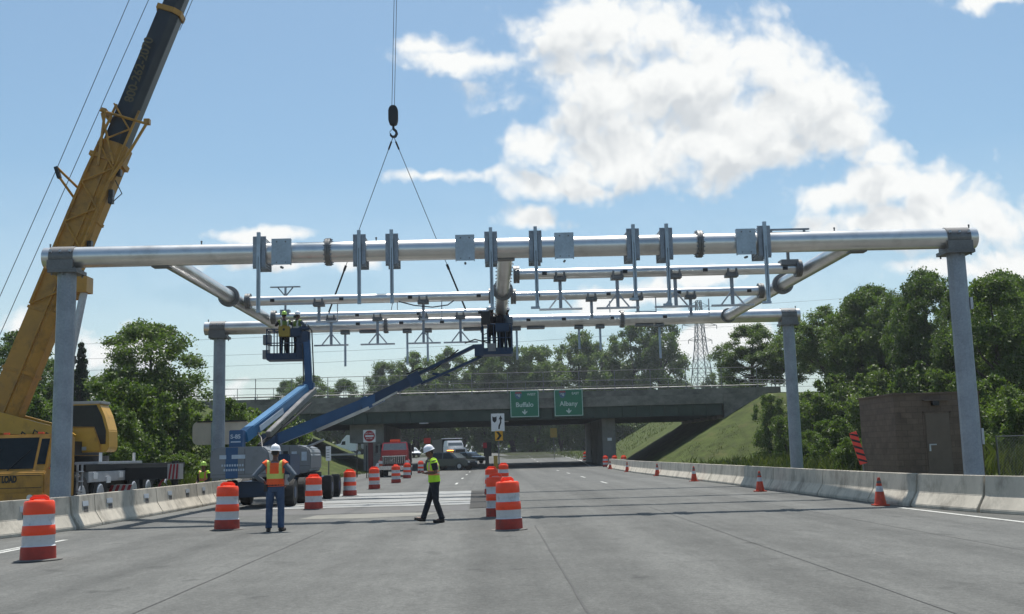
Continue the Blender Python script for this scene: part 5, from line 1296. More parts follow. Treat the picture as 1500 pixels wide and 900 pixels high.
def build_trucks():
    # red work truck facing the camera (local -y front)
    t = thing('red_truck', 'red work truck with wide grille and orange roof beacon facing traffic drums', 'truck', (-7.3, 80.6, 0), R(3))
    b = MB(); b.bb((-1.05, .15, 1.0), (1.05, 1.9, 1.62)); b.build('hood', M['truck_red'], t, bevel=.12, smooth=True)
    b = MB()
    for s in (-1, 1): b.add(*(lambda v: ([(x + s * .98, y, z) for x, y, z in v[0]], v[1]))(([(-.22, .12, .75), (.22, .12, .75), (.22, 1.4, .75), (-.22, 1.4, .75), (-.20, .16, 1.25), (.20, .16, 1.25), (.2, 1.3, 1.32), (-.2, 1.3, 1.32)], [(0, 3, 2, 1), (4, 5, 6, 7), (0, 1, 5, 4), (1, 2, 6, 5), (2, 3, 7, 6), (3, 0, 4, 7)])))
    b.build('fenders', M['truck_red'], t, bevel=.06, smooth=True)
    b = MB(); b.bb((-1.06, 1.9, .8), (1.06, 3.6, 2.0)); b.add([(-1.02, 1.92, 2.0), (1.02, 1.92, 2.0), (1.02, 3.6, 2.0), (-1.02, 3.6, 2.0), (-.94, 2.25, 2.62), (.94, 2.25, 2.62), (.94, 3.5, 2.62), (-.94, 3.5, 2.62)], [(4, 5, 6, 7), (0, 1, 5, 4), (1, 2, 6, 5), (2, 3, 7, 6), (3, 0, 4, 7)])
    cb = b.build('cab', M['truck_red'], t, bevel=.05, smooth=True)
    b = MB(); b.add([(-.92, 1.935, 2.03), (.92, 1.935, 2.03), (.85, 2.205, 2.54), (-.85, 2.205, 2.54)], [(0, 1, 2, 3)]); b.build('windshield', M['windscreen'], cb)
    b = MB(); b.bb((-.86, .10, .98), (.86, .15, 1.56)); g = b.build('grille', M['grille'], t)
    b = MB()
    for k in range(12): b.bb((-.82 + k * .145, .075, 1.0), (-.79 + k * .145, .098, 1.54))
    b.bb((-.9, .07, 1.54), (.9, .098, 1.60)); b.build('grille_bars', M['chrome'], g)
    for s in (-1, 1):
        b = MB(); b.bb((s * 1.0 - .15, .08, 1.02), (s * 1.0 + .15, .14, 1.22)); b.build('headlight', M['lens'], t, bevel=.02)
        b = MB(); b.bb((s * 1.0 - .12, .08, .85), (s * 1.0 + .12, .14, .96)); b.build('turn_signal', M['beacon'], t)
        b = MB(); b.tube([(s * 1.05, 2.0, 1.7), (s * 1.42, 1.9, 1.75), (s * 1.42, 1.9, 2.5), (s * 1.05, 2.1, 2.45)], .02, n=6); b.bb((s * 1.38 - .1, 1.84, 1.85), (s * 1.38 + .1, 1.88, 2.4)); b.build('mirror', M['black'], t)
    b = MB(); b.bb((-1.2, -.12, .55), (1.2, .06, .84)); b.build('bumper', M['chrome'], t, bevel=.02)
    b = MB(); b.bb((-.4, 2.7, 2.63), (.4, 3.0, 2.85)); b.build('beacon', M['beacon'], t, bevel=.03)
    b = MB(); b.bb((-1.2, 3.9, 1.0), (1.2, 7.5, 2.2)); b.bb((-1.2, 3.85, 2.0), (1.2, 3.95, 2.55)); b.build('dump_body', M['black'], t)
    b = MB(); b.bb((-.45, .5, .5), (.45, 7.4, .8)); b.build('frame', M['black'], t)
    def wx(x, y, r, w):
        q = MB(); q.cyl((x - w / 2, y, r), (x + w / 2, y, r), r, n=20); wo = q.build('wheel', M['rubber'], t, smooth=True, bevel=.03)
        q = MB(); s = 1 if x > 0 else -1; q.cyl((x + s * w / 2, y, r), (x + s * (w / 2 + .015), y, r), r * .55, n=14); q.build('rim', M['light_metal'], wo)
    for x in (-.95, .95): wx(x, .85, .48, .28); wx(x, 6.0, .5, .5)
    b = MB(); b.add([(-1.45, .05, .75), (-1.1, -.0, .78), (-1.1, .4, .78), (-1.45, .4, .75), (-1.3, .1, 1.05), (-1.15, .1, 1.1), (-1.15, .35, 1.1), (-1.3, .35, 1.05)], [(0, 3, 2, 1), (4, 5, 6, 7), (0, 1, 5, 4), (1, 2, 6, 5), (2, 3, 7, 6), (3, 0, 4, 7)]); b.build('corner_guard', M['white_paint'], t)
    # white dump truck behind
    t = thing('white_dump_truck', 'white dump truck with dark bed behind the grey and silver cars', 'truck', (-4.2, 147, road_z(-4.2, 147)), R(20))
    b = MB(); b.bb((-1.2, 2.0, .8), (1.2, 4.0, 2.0)); b.add([(-1.18, 2.02, 2.0), (1.18, 2.02, 2.0), (1.18, 4, 2.0), (-1.18, 4, 2.0), (-1.05, 2.4, 2.75), (1.05, 2.4, 2.75), (1.05, 3.95, 2.75), (-1.05, 3.95, 2.75)], [(4, 5, 6, 7), (0, 1, 5, 4), (1, 2, 6, 5), (2, 3, 7, 6), (3, 0, 4, 7)]); cb = b.build('cab', M['white_paint'], t, bevel=.06, smooth=True)
    b = MB(); b.add([(-1.08, 2.03, 2.04), (1.08, 2.03, 2.04), (.97, 2.37, 2.68), (-.97, 2.37, 2.68)], [(0, 1, 2, 3)]); b.build('windshield', M['windscreen'], cb)
    b = MB(); b.bb((-1.0, 0, .9), (1.0, 2.0, 1.75)); b.build('hood', M['white_paint'], t, bevel=.15, smooth=True)
    b = MB(); b.bb((-.7, -.04, .95), (.7, -.002, 1.5)); b.build('grille', M['grille'], t)
    b = MB(); b.bb((-1.25, -.2, .5), (1.25, -.05, .85)); b.build('bumper', M['chrome'], t, bevel=.02)
    b = MB(); b.bb((-1.25, 4.2, 1.2), (1.25, 9, 3.0)); b.build('dump_bed', M['black'], t, bevel=.03)
    b = MB(); b.bb((-1.3, 2.9, 3.0), (1.3, 4.4, 3.1)); b.build('cab_shield', M['white_paint'], t, bevel=.02)
    for x in (-1, 1):
        for y in (.9, 6.5, 7.8):
            q = MB(); q.cyl((x - .16, y, .5), (x + .16, y, .5), .5, n=18); q.build('wheel', M['rubber'], t, smooth=True, bevel=.03)
        q = MB(); q.box((x * .98, -.02, 1.15), (.26, .1, .24)); q.build('headlight', M['lens'], t)
    # white semi tractor with a tank trailer, side on
    t = thing('semi_truck', 'white semi truck with tall sleeper cab on the far left road', 'truck', (-28.6, 205, 1.78), R(180))
    b = MB(); b.add(*extrude_y([(-3.0, .9), (-3.0, 3.75), (-1.2, 3.95), (-.3, 3.0), (.0, 2.35), (1.75, 2.05), (1.9, 1.7), (1.95, .7), (.1, .7)], -1.2, 1.2)); cb = b.build('cab', M['white_paint'], t, bevel=.06, smooth=True)
    for s in (-1, 1): b = MB(); b.add([(x, s * 1.215, z) for x, z in ((-.95, 2.1), (-.15, 2.1), (-.35, 2.75), (-.95, 2.8))], [(0, 1, 2, 3)]); b.build('side_window', M['glass'], cb)
    b = MB(); b.bb((-12.5, -.5, .8), (1.0, .5, 1.1)); b.build('frame', M['black'], t)
    b = MB(); b.bb((-12.6, -1.25, 1.2), (-3.9, 1.25, 2.4)); b.build('trailer', M['off_white'], t, bevel=.2, smooth=True)
    for x in (.95, -2.4, -3.6, -10.4, -11.6):
        for s in (-1, 1): wheel_y(t, x, s * 1.0, .52, .35)
    b = MB(); b.bb((1.7, -1.2, .5), (2.1, 1.2, .9)); b.build('bumper', M['chrome'], t, bevel=.02)
build_trucks()

# ------------------------------------------------------------------ people
def person(label, loc, rz, J, voxel=.011, skin='skin', top='shirt_grey', sleeves='long', pants='jeans', vest=None, tape='tape_lime', hat='hat_white', grip=None, head_tilt=0.0, look=0.0, simple=False, pack=None, tape2=None):
    """J holds joint positions in local space (x right, y forward, z up)"""
    t = thing('person', label, 'person', loc, rz)
    V = {k: Vector(v) for k, v in J.items()}
    nk, hd = V['neck'], V['head']
    b = MB()
    pel, wst, cst = V['pelvis'], V['waist'], V['chest']
    side = (V['shR'] - V['shL']).normalized(); upv = tuple(side)
    b.tube([pel - Vector((0, 0, .09)), pel, wst, cst, cst.lerp(nk, .6), nk], [(.13, .10), (.165, .115), (.140, .100), (.170, .115), (.12, .085), (.062, .062)], n=16, up=upv)
    b.tube([nk - Vector((0, 0, .03)), hd - Vector((0, 0, .04))], [.058, .055], n=12)
    M3 = Matrix.Rotation(look, 3, 'Z') @ Matrix.Rotation(head_tilt, 3, 'X')
    def H(x, y, z): return tuple(hd + M3 @ Vector((x, y, z)))
    # head: skull, jaw, nose, ears, brow
    b.tube([H(0, -.005, -.105), H(0, .012, -.07), H(0, 0, -.01), H(0, -.008, .05), H(0, -.01, .095), H(0, -.01, .118)], [(.035, .045), (.058, .075), (.072, .092), (.075, .096), (.058, .075), (.02, .03)], n=16, up=tuple(M3 @ Vector((1, 0, 0))))
    b.tube([H(0, .088, .012), H(0, .112, -.022), H(0, .09, -.034)], [.011, .016, .012], n=8)
    b.tube([H(-.022, .086, -.062), H(.022, .086, -.062)], .010, n=6)
    for s in (-1, 1): b.tube([H(s * .074, -.005, -.025), H(s * .082, -.012, .018)], [.014, .018], n=8)
    for k, s in (('R', 1), ('L', -1)):
        sh, el, wr = V['sh' + k], V['el' + k], V['wr' + k]
        b.tube([sh.lerp(cst, .25), sh, sh.lerp(el, .4), el, el.lerp(wr, .3), wr], [.062, .060, .050, .042, .042, .027], n=12)
        # hand: palm, four fingers of unequal length with bends, thumb
        d = V.get('hd' + k, (wr - el)).normalized(); ref = V.get('pn' + k, Vector((0, 0, 1))); n_ = (ref - d * ref.dot(d)).normalized(); w_ = d.cross(n_)
        pm = wr + d * .085
        b.tube([wr, wr + d * .03, pm], [(.022, .028), (.016, .040), (.014, .040)], n=10, up=tuple(n_))
        if not simple:
            for i, ln in enumerate((.070, .080, .075, .058)):
                o = pm + w_ * (-.030 + i * .020); cu = -n_ * (.35 + .1 * i)
                p1 = o + (d + cu * .3).normalized() * ln * .45; p2 = p1 + (d + cu * 1.3).normalized() * ln * .35; p3 = p2 + (d * .4 + cu * 2.4).normalized() * ln * .25
                b.tube([o - d * .01, p1, p2, p3], [.0095, .009, .0085, .007], n=7)
            o = wr + d * .03 - w_ * .034; p1 = o + (d * .7 - w_ * .75 - n_ * .2).normalized() * .036; p2 = p1 + (d - n_ * .5).normalized() * .034
            b.tube([o + w_ * .012, p1, p2], [.013, .0105, .008], n=7)
        hp, kn, an = V['hp' + k], V['kn' + k], V['an' + k]
        b.tube([hp + Vector((0, 0, .06)), hp, hp.lerp(kn, .5), kn, kn.lerp(an, .3), an], [.075, .088, .074, .056, .055, .038], n=12)
        toe = V.get('to' + k, an + Vector((0, .17, -.055)))
        b.tube([an, an.lerp(toe, .5) - Vector((0, 0, .015)), toe], [.04, .042, .035], n=10)
    bd = remeshed(b, 'body', [M[skin]], voxel * .8 if not simple else voxel, t, 2)
    # hair under the hat, eyes
    hb = MB(); hb.tube([H(0, -.06, -.05), H(0, -.045, .0), H(0, -.02, .05), H(0, -.015, .10)], [(.05, .03), (.076, .062), (.079, .088), (.06, .07)], n=14, up=tuple(M3 @ Vector((1, 0, 0)))); hb.build('hair', M['hair'], t, smooth=True)
    if not simple:
        for s in (-1, 1):
            e = MB(); e.ball(H(s * .030, .084, .022), .010, 8, 6); e.build('eye', M['eye'], t, smooth=True)
    # hard hat: dome, ridge, brim
    h = MB(); prof = [(.150, .052), (.152, .058), (.128, .066), (.124, .10), (.112, .145), (.085, .180), (.04, .198), (.005, .201)]
    hv = MB(); hv.lathe(prof, n=24); hv.v = [H(x * (.84 if z > .06 else .80), y * (1.02 if y < 0 else (1.02 if z > .06 else 1.18)) - .008, z - .006) for x, y, z in hv.v]
    ho = hv.build('hard_hat', M[hat], t, smooth=True)
    rd = MB(); rd.tube([H(0, -.118, .09), H(0, -.085, .165), H(0, -.008, .202), H(0, .07, .172), H(0, .115, .09)], (.012, .018), n=6); rd.build('ridge', M[hat], ho, smooth=True)
    # trousers
    q = MB(); q.tube([pel - Vector((0, 0, .12)), pel - Vector((0, 0, .02)), pel + Vector((0, 0, .09))], [(.13, .105), (.180, .132), (.160, .122)], n=16, up=upv)
    for k in 'RL':
        hp, kn, an = V['hp' + k], V['kn' + k], V['an' + k]
        d = (an - kn)
        q.tube([hp + Vector((0, 0, .05)), hp, hp.lerp(kn, .5), kn, kn.lerp(an, .35), kn.lerp(an, .8), an + d * .04], [.09, .104, .090, .073, .075, .068, .074], n=14)
    remeshed(q, 'trousers', [M[pants]], voxel, t, 2)
    for k in 'RL':
        an = V['an' + k]; toe = V.get('to' + k, an + Vector((0, .17, -.055)))
        f = (toe - an); fl = Vector((f.x, f.y, 0)).normalized()
        q = MB(); q.tube([an + Vector((0, 0, .08)), an - Vector((0, 0, .02))], [.052, .056], n=10); q.tube([an - fl * .055 + Vector((0, 0, -.045)), an.lerp(toe, .5) + Vector((0, 0, -.035)), toe + fl * .045], [(.046, .044), (.048, .048), (.036, .040)], n=12, up=(0, 0, 1))
        remeshed(q, 'boot', [M['boot']], voxel, t, 1)
    # shirt with sleeves
    q = MB(); q.tube([pel + Vector((0, 0, .03)), wst, cst, cst.lerp(nk, .62), nk - Vector((0, 0, .035))], [(.170, .125), (.158, .118), (.186, .132), (.142, .102), (.075, .075)], n=16, up=upv)
    for k in 'RL':
        sh, el, wr = V['sh' + k], V['el' + k], V['wr' + k]
        if sleeves == 'long': q.tube([sh.lerp(cst, .3), sh, sh.lerp(el, .5), el, el.lerp(wr, .5), el.lerp(wr, .9)], [.078, .076, .066, .058, .052, .042], n=12)
        else: q.tube([sh.lerp(cst, .3), sh, sh.lerp(el, .75)], [.080, .078, .070], n=12)
    remeshed(q, 'shirt', [M[top]], voxel, t, 2)
    if vest:
        q = MB(); q.tube([pel + Vector((0, 0, .0)), pel.lerp(wst, .5), wst, cst, cst.lerp(nk, .60), nk - Vector((0, 0, .055))], [(.198, .150), (.190, .142), (.180, .138), (.208, .152), (.165, .122), (.085, .085)], n=18, up=upv)
        for k, s in (('R', 1), ('L', -1)):
            sh, el = V['sh' + k], V['el' + k]; q.tube([sh.lerp(cst, .35), sh, sh.lerp(el, .16)], [.092, .094, .090], n=12)
        zw = wst.z; zs = V['shR'].z; fwd = Vector((0, 0, 1)).cross(side)
        def fn(c, n):
            r = c - cst; x = r.dot(side)
            if abs(c.z - (zw + .06)) < .055 and abs(x) < .24: return 1 if abs(c.z - (zw + .06)) > .018 else 2
            if .098 < abs(x) < .162 and c.z > zw + .1 and c.z < zs + .12: return 1 if abs(abs(x) - .13) > .012 else 2
            return 0
        remeshed(q, 'safety_vest', [M[vest], M[tape], M[tape2 or tape]], voxel * .9, t, 2, fn)
    return t

def stand(dx=.11, **k):
    J = dict(pelvis=(0, 0, .96), waist=(0, .0, 1.12), chest=(0, -.005, 1.34), neck=(0, -.005, 1.53), head=(0, .025, 1.675),
             shR=(.185, -.01, 1.45), shL=(-.185, -.01, 1.45), elR=(.235, -.03, 1.16), elL=(-.235, -.03, 1.16), wrR=(.23, .06, .92), wrL=(-.23, .06, .92),
             hpR=(.095, 0, .92), hpL=(-.095, 0, .92), knR=(dx, .02, .50), knL=(-dx, .02, .50), anR=(dx + .01, -.02, .09), anL=(-dx - .01, -.02, .09))
    J.update(k); return J
ob = (-4.84, 24.1, 0)
t1 = person('worker in orange vest and white hard hat seen from behind, hands on hips', ob, R(2),
       stand(dx=.125, elR=(.43, -.10, 1.20), elL=(-.43, -.10, 1.20), wrR=(.235, .07, 1.05), wrL=(-.235, .07, 1.05), hdR=(-.15, .5, -.8), hdL=(.15, .5, -.8), pnR=(1, 0, .1), pnL=(-1, 0, .1), anR=(.13, -.01, .09), anL=(-.13, -.03, .09), toR=(.17, .15, .035), toL=(-.17, .13, .035)),
       skin='skin_dark', top='shirt_grey', sleeves='long', pants='jeans', vest='vest_orange', tape='tape_lime', tape2='tape_lime', look=R(-6), head_tilt=R(-3))
t1.scale = (1.03, 1.03, 1.03)
q = MB(); q.cyl((.25, .02, 1.02), (.25, .05, 1.24), .05, n=14); tag(q.build('paper_roll', M['off_white'], None), 'rolled papers held at the hip of the orange vest worker', 'paper roll').location = ob
q = MB(); q.tube([(.178 * math.cos(a) * 1.03, .132 * math.sin(a) * 1.05, .985) for a in [2 * math.pi * k / 24 for k in range(25)]], (.02, .012), n=6, caps=False, up=(0, 0, 1)); q.box((-.19, -.05, .93), (.07, .12, .15)); q.build('belt', M['boot'], t1)

wb = (-1.36, 25.6, 0)
t2 = person('walking worker in lime vest and white hard hat looking at a phone', wb, R(98),
       stand(pelvis=(0, 0, .955), waist=(0, .01, 1.11), chest=(0, .03, 1.33), neck=(0, .055, 1.51), head=(0, .105, 1.645), shR=(.185, .03, 1.44), shL=(-.185, .03, 1.44),
             elR=(.215, -.05, 1.17), elL=(-.215, -.02, 1.17), wrR=(.10, .20, 1.16), wrL=(-.08, .20, 1.17), hdR=(-.35, .9, .1), hdL=(.4, .9, .1), pnR=(.2, -.2, -1), pnL=(-.2, -.2, -1),
             hpR=(.09, 0, .92), hpL=(-.09, 0, .92), knR=(.09, .13, .52), knL=(-.09, -.02, .50), anR=(.08, .27, .115), anL=(-.09, -.16, .10), toR=(.09, .44, .115), toL=(-.09, .01, .04)),
       skin='skin_dark', top='shirt_dark', sleeves='short', pants='navy', vest='vest_lime', tape='tape_orange', tape2='tape_silver', head_tilt=R(-22), look=R(0))
q = MB(); q.box((0, 0, 0), (.075, .012, .15), (R(-55), 0, 0)); ph = tag(q.build('phone', M['phone'], None, bevel=.004), 'small dark phone held by the walking worker in lime vest', 'phone')
ph.location = Matrix.Rotation(R(98), 3, 'Z') @ Vector((.01, .315, 1.21)) + Vector(wb); ph.rotation_euler = (0, 0, R(98))

person('worker in lime and orange vest standing behind the left barrier', (-11.0, 41.2, -.30), R(160),
       stand(elR=(.23, .02, 1.16), wrR=(.16, .22, 1.08), wrL=(-.16, .22, 1.08)), voxel=.02, simple=True, skin='skin_dark', top='shirt_dark', pants='navy', vest='vest_lime', tape='tape_orange', hat='hat_lime')
# crews on the work platforms (feet on the platform floors)
PA = (-7.94, 41.7, 5.51); PB = (.36, 41.7, 5.52)
person('worker with lime hard hat in the blue platform by the rear left beam', (PA[0] - .10, PA[1] - .05, PA[2]), R(20),
       stand(elR=(.34, .12, 1.33), wrR=(.30, .32, 1.50), elL=(-.30, .12, 1.30), wrL=(-.22, .34, 1.42)), voxel=.022, simple=True, skin='skin_dark', top='shirt_dark', pants='navy', vest='vest_shaded', tape='tape_silver', hat='hat_lime')
person('dark clothed worker on the right side of the left work platform', (PA[0] + .40, PA[1] + .05, PA[2]), R(-40),
       stand(elR=(.30, .10, 1.30), wrR=(.15, .30, 1.40), wrL=(-.16, .28, 1.2)), voxel=.022, simple=True, skin='skin_dark', top='shirt_grey', pants='navy', vest='vest_shaded', tape='tape_silver', hat='hat_white')
person('dark clothed worker at the left of the centre platform', (PB[0] - .22, PB[1] + .12, PB[2]), R(10),
       stand(elR=(.30, .15, 1.38), wrR=(.18, .30, 1.62), wrL=(-.2, .3, 1.5), elL=(-.3, .14, 1.35)), voxel=.022, simple=True, skin='skin_dark', top='shirt_dark', pants='navy', hat='hat_white')
person('worker with yellow topped hat in the middle of the centre platform', (PB[0] + .12, PB[1] - .08, PB[2]), R(-60),
       stand(wrR=(.2, .25, 1.1), wrL=(-.18, .3, 1.3)), voxel=.022, simple=True, skin='skin_dark', top='shirt_dark', pants='navy', hat='hat_lime')
person('dark clothed worker at the right rail of the centre platform', (PB[0] + .42, PB[1] + .14, PB[2]), R(45),
       stand(elL=(-.3, .15, 1.38), wrL=(-.2, .3, 1.6), wrR=(.18, .3, 1.35)), voxel=.022, simple=True, skin='skin_dark', top='shirt_grey', pants='navy', hat='hat_white')
q = MB(); q.box((0, 0, .20), (.42, .24, .40)); q.box((0, 0, .44), (.2, .03, .04)); q.box((-.09, 0, .42), (.03, .03, .06)); q.box((.09, 0, .42), (.03, .03, .06)); tb = solo(q, 'toolbox', M['toolbox'], 'yellow box hung on the rail of the left platform', 'box', bevel=.02); tb.location = (PA[0] + .02, PA[1] - .62, PA[2] + .78)
q = MB(); q.cyl((0, -.125, .27), (0, -.118, .27), .05, n=14); hole = q.build('latch', M['black'], tb)

# ------------------------------------------------------------------ trees, shrubs, weeds
def leaf_mesh(name, pts, size, m, rng, droop=0.0, aspect=.62):
    n = len(pts); P = np.asarray(pts, float)
    nrm = rng.normal(size=(n, 3)); nrm[:, 2] = np.abs(nrm[:, 2]) + .25; nrm /= np.linalg.norm(nrm, axis=1)[:, None]
    a = rng.normal(size=(n, 3)); a[:, 2] -= droop; a -= nrm * (a * nrm).sum(1)[:, None]; a /= np.linalg.norm(a, axis=1)[:, None]
    b = np.cross(nrm, a); s = size * rng.uniform(.65, 1.35, n)[:, None]
    v = np.stack([P - a * s * .5, P + b * s * aspect * .5 + a * s * .05, P + a * s * .5, P - b * s * aspect * .5 + a * s * .05], 1).reshape(-1, 3)
    me = bpy.data.meshes.new(name); me.vertices.add(4 * n); me.vertices.foreach_set('co', v.ravel())
    me.loops.add(4 * n); me.loops.foreach_set('vertex_index', np.arange(4 * n, dtype=np.int32))
    me.polygons.add(n); me.polygons.foreach_set('loop_start', np.arange(0, 4 * n, 4, dtype=np.int32)); me.polygons.foreach_set('loop_total', np.full(n, 4, dtype=np.int32))
    me.materials.append(m); me.update(calc_edges=True); return me

def tree_kind(kind, seed):
    """returns (trunk mesh, crown mesh), unit size: height 1 wide 1 is scaled later; built at 12 m x 8 m"""
    rng = np.random.default_rng(seed); rnd = random.Random(seed)
    H, W = 12.0, 8.0
    tr = MB(); clumps = []
    if kind == 'conifer':
        tr.tube([(0, 0, 0), (.05, 0, H * .5), (0, 0, H * .98)], [.25, .15, .03], n=8)
        for k in range(26):
            z = H * (.10 + .88 * k / 26); rr = W * .5 * (1 - z / H) ** .8 * rnd.uniform(.75, 1.1) + .12
            for j in range(7):
                a = rnd.uniform(0, 6.28)
                for q in (.35, .65, .95):
                    clumps.append((rr * q * math.cos(a), rr * q * math.sin(a), z - rr * q * .28, .20 + .5 * rr * .35))
                if k % 2 == 0: tr.tube([(0, 0, z), (rr * .8 * math.cos(a), rr * .8 * math.sin(a), z - rr * .2)], [.05, .015], n=4)
        per, size, flat = 42, .26, .55
    elif kind in ('bush', 'thicket'):
        H, W = 3.0, 3.0
        for k in range(6):
            a = rnd.uniform(0, 6.28); r = rnd.uniform(.3, .9); tr.tube([(0, 0, 0), (r * .4 * math.cos(a), r * .4 * math.sin(a), 1.0), (r * math.cos(a), r * math.sin(a), 2.2)], [.05, .035, .01], n=5)
        for k in range(58):
            a = rnd.uniform(0, 6.28); u = rnd.random() ** .55; z = H * (.06 + .78 * rnd.random())
            prof = math.sqrt(max(.05, 1 - ((z / H - .30) / .72) ** 2)); rr = W * .42 * u * prof
            clumps.append((rr * math.cos(a), rr * math.sin(a), z, rnd.uniform(.24, .46)))
        for k in range(14):
            a = rnd.uniform(0, 6.28); u = rnd.random() * W * .34; clumps.append((u * math.cos(a), u * math.sin(a), H * rnd.uniform(.82, 1.0) - u * .25, rnd.uniform(.12, .24)))
        per, size, flat = 210, .105, .8
    else:
        loose = kind == 'loose'
        z0 = H * (.20 if loose else .24)
        top = Vector((rnd.uniform(-.4, .4), rnd.uniform(-.4, .4), H * .86))
        tr.tube([(0, 0, -.2), (.05, 0, .4), (.15, .1, z0), (.1, 0, H * .55), tuple(top)], [.42, .30, .25, .16, .04], n=10)
        nl = 11 if loose else 15
        for k in range(nl):
            a = 2.4 * k + rnd.uniform(-.4, .4); zb = z0 * .9 + (H * .62 - z0) * k / nl; ln = W * (.30 + .22 * rnd.random()) * (1.0 if k < nl * .7 else .7)
            tip = Vector((math.cos(a) * ln, math.sin(a) * ln, zb + ln * rnd.uniform(.35, .95))); tip.z = min(tip.z, H * .93)
            mid = Vector((math.cos(a) * ln * .45, math.sin(a) * ln * .45, zb + (tip.z - zb) * .35)); bs = Vector((.1, 0, zb))
            tr.tube([bs, mid, tip], [.13, .085, .025], n=6)
            for q in range(7 if loose else 6):
                c = mid.lerp(tip, rnd.uniform(.1, 1.12)) + Vector((rnd.gauss(0, .55), rnd.gauss(0, .55), rnd.gauss(.15, .55)))
                tr.tube([mid.lerp(tip, .5), c], [.04, .012], n=4)
                clumps.append((c.x, c.y, c.z, rnd.uniform(.50, .95) * (.95 if loose else 1.05)))
        for k in range(30 if loose else 64):     # crown shell, uneven
            a = rnd.uniform(0, 6.28); ph = rnd.uniform(-.45, 1.45); rr = W * .5 * math.cos(ph) * rnd.uniform(.62, 1.0)
            z = H * (.54 if loose else .60) + math.sin(ph) * H * (.42 if loose else .36) * rnd.uniform(.8, 1.04)
            clumps.append((rr * math.cos(a), rr * math.sin(a), z, rnd.uniform(.45, .95) * (.95 if loose else 1.0)))
        for k in range(22 if loose else 12): 
            a = rnd.uniform(0, 6.28); zt = rnd.uniform(.70 if loose else .86, .975); rr = rnd.uniform(0, W * .44) * math.sqrt(max(.05, 1 - ((zt - .5) / .5) ** 2)); clumps.append((rr * math.cos(a), rr * math.sin(a), H * zt, rnd.uniform(.4, .75)))
        if not loose:
            for k in range(14): a = rnd.uniform(0, 6.28); rr = rnd.uniform(.1, .46) * W; clumps.append((rr * math.cos(a), rr * math.sin(a), H * rnd.uniform(.20, .42), rnd.uniform(.5, .9)))
        per, size, flat = (250, .225, .8) if loose else (240, .20, .72)
    pts = []
    for cx, cy, cz, r in clumps:
        n = max(10, int(per * (r / .7 if kind not in ('bush', 'thicket', 'conifer') else 1)))
        d = rng.normal(size=(n, 3)); d /= np.linalg.norm(d, axis=1)[:, None]
        rad = r * (rng.random(n) ** .45)[:, None] * (1 + .25 * rng.normal(size=(n, 1)))
        p = np.array((cx, cy, cz)) + d * rad * np.array((1, 1, flat)); pts.append(p)
    pts = np.concatenate(pts); pts = pts[pts[:, 2] > .03]
    leaf = {'broad': 'leaf_broad', 'loose': 'leaf_loose', 'conifer': 'leaf_conifer', 'bush': 'leaf_bush', 'thicket': 'leaf_broad'}[kind]  # thicket takes tree leaf colours to darken it, standing in for shade
    return tr.mesh(kind + '_trunk'), leaf_mesh(kind + '_crown', pts, size, M[leaf], rng, .4 if kind == 'conifer' else .15), H, W
KINDS = {(k, s): tree_kind(k, s * 7 + 3) for k, ns in (('broad', 3), ('loose', 3), ('conifer', 1), ('bush', 3), ('thicket', 2)) for s in range(ns)}
for (k, s), v in KINDS.items(): v[0].materials.append(M['bark'])
NAME = {'broad': ('broadleaf_tree', 'tree'), 'loose': ('cottonwood_tree', 'tree'), 'conifer': ('conifer_tree', 'tree'), 'bush': ('shrub', 'bush'), 'thicket': ('shrub', 'bush')}
trnd = random.Random(11)
def plant(kind, x, y, ztop, w, label, group=None, depth=None):
    s = trnd.randrange({'conifer': 1, 'thicket': 2}.get(kind, 3))
    tm, cm, H, W = KINDS[(kind, s)]
    zb = ground_h(x, y) - .05; h = max(1.0, ztop - zb)
    t = thing(NAME[kind][0], label, NAME[kind][1], (x, y, zb), trnd.uniform(0, 6.28), group)
    for nm, me in (('stems' if kind in ('bush', 'thicket') else 'trunk', tm), ('foliage' if kind in ('bush', 'thicket') else 'crown', cm)):
        o = bpy.data.objects.new(nm, me); COL.objects.link(o); o.parent = t; o.scale = (w / W, (depth or w) / W, h / H * 1.02)
    return t
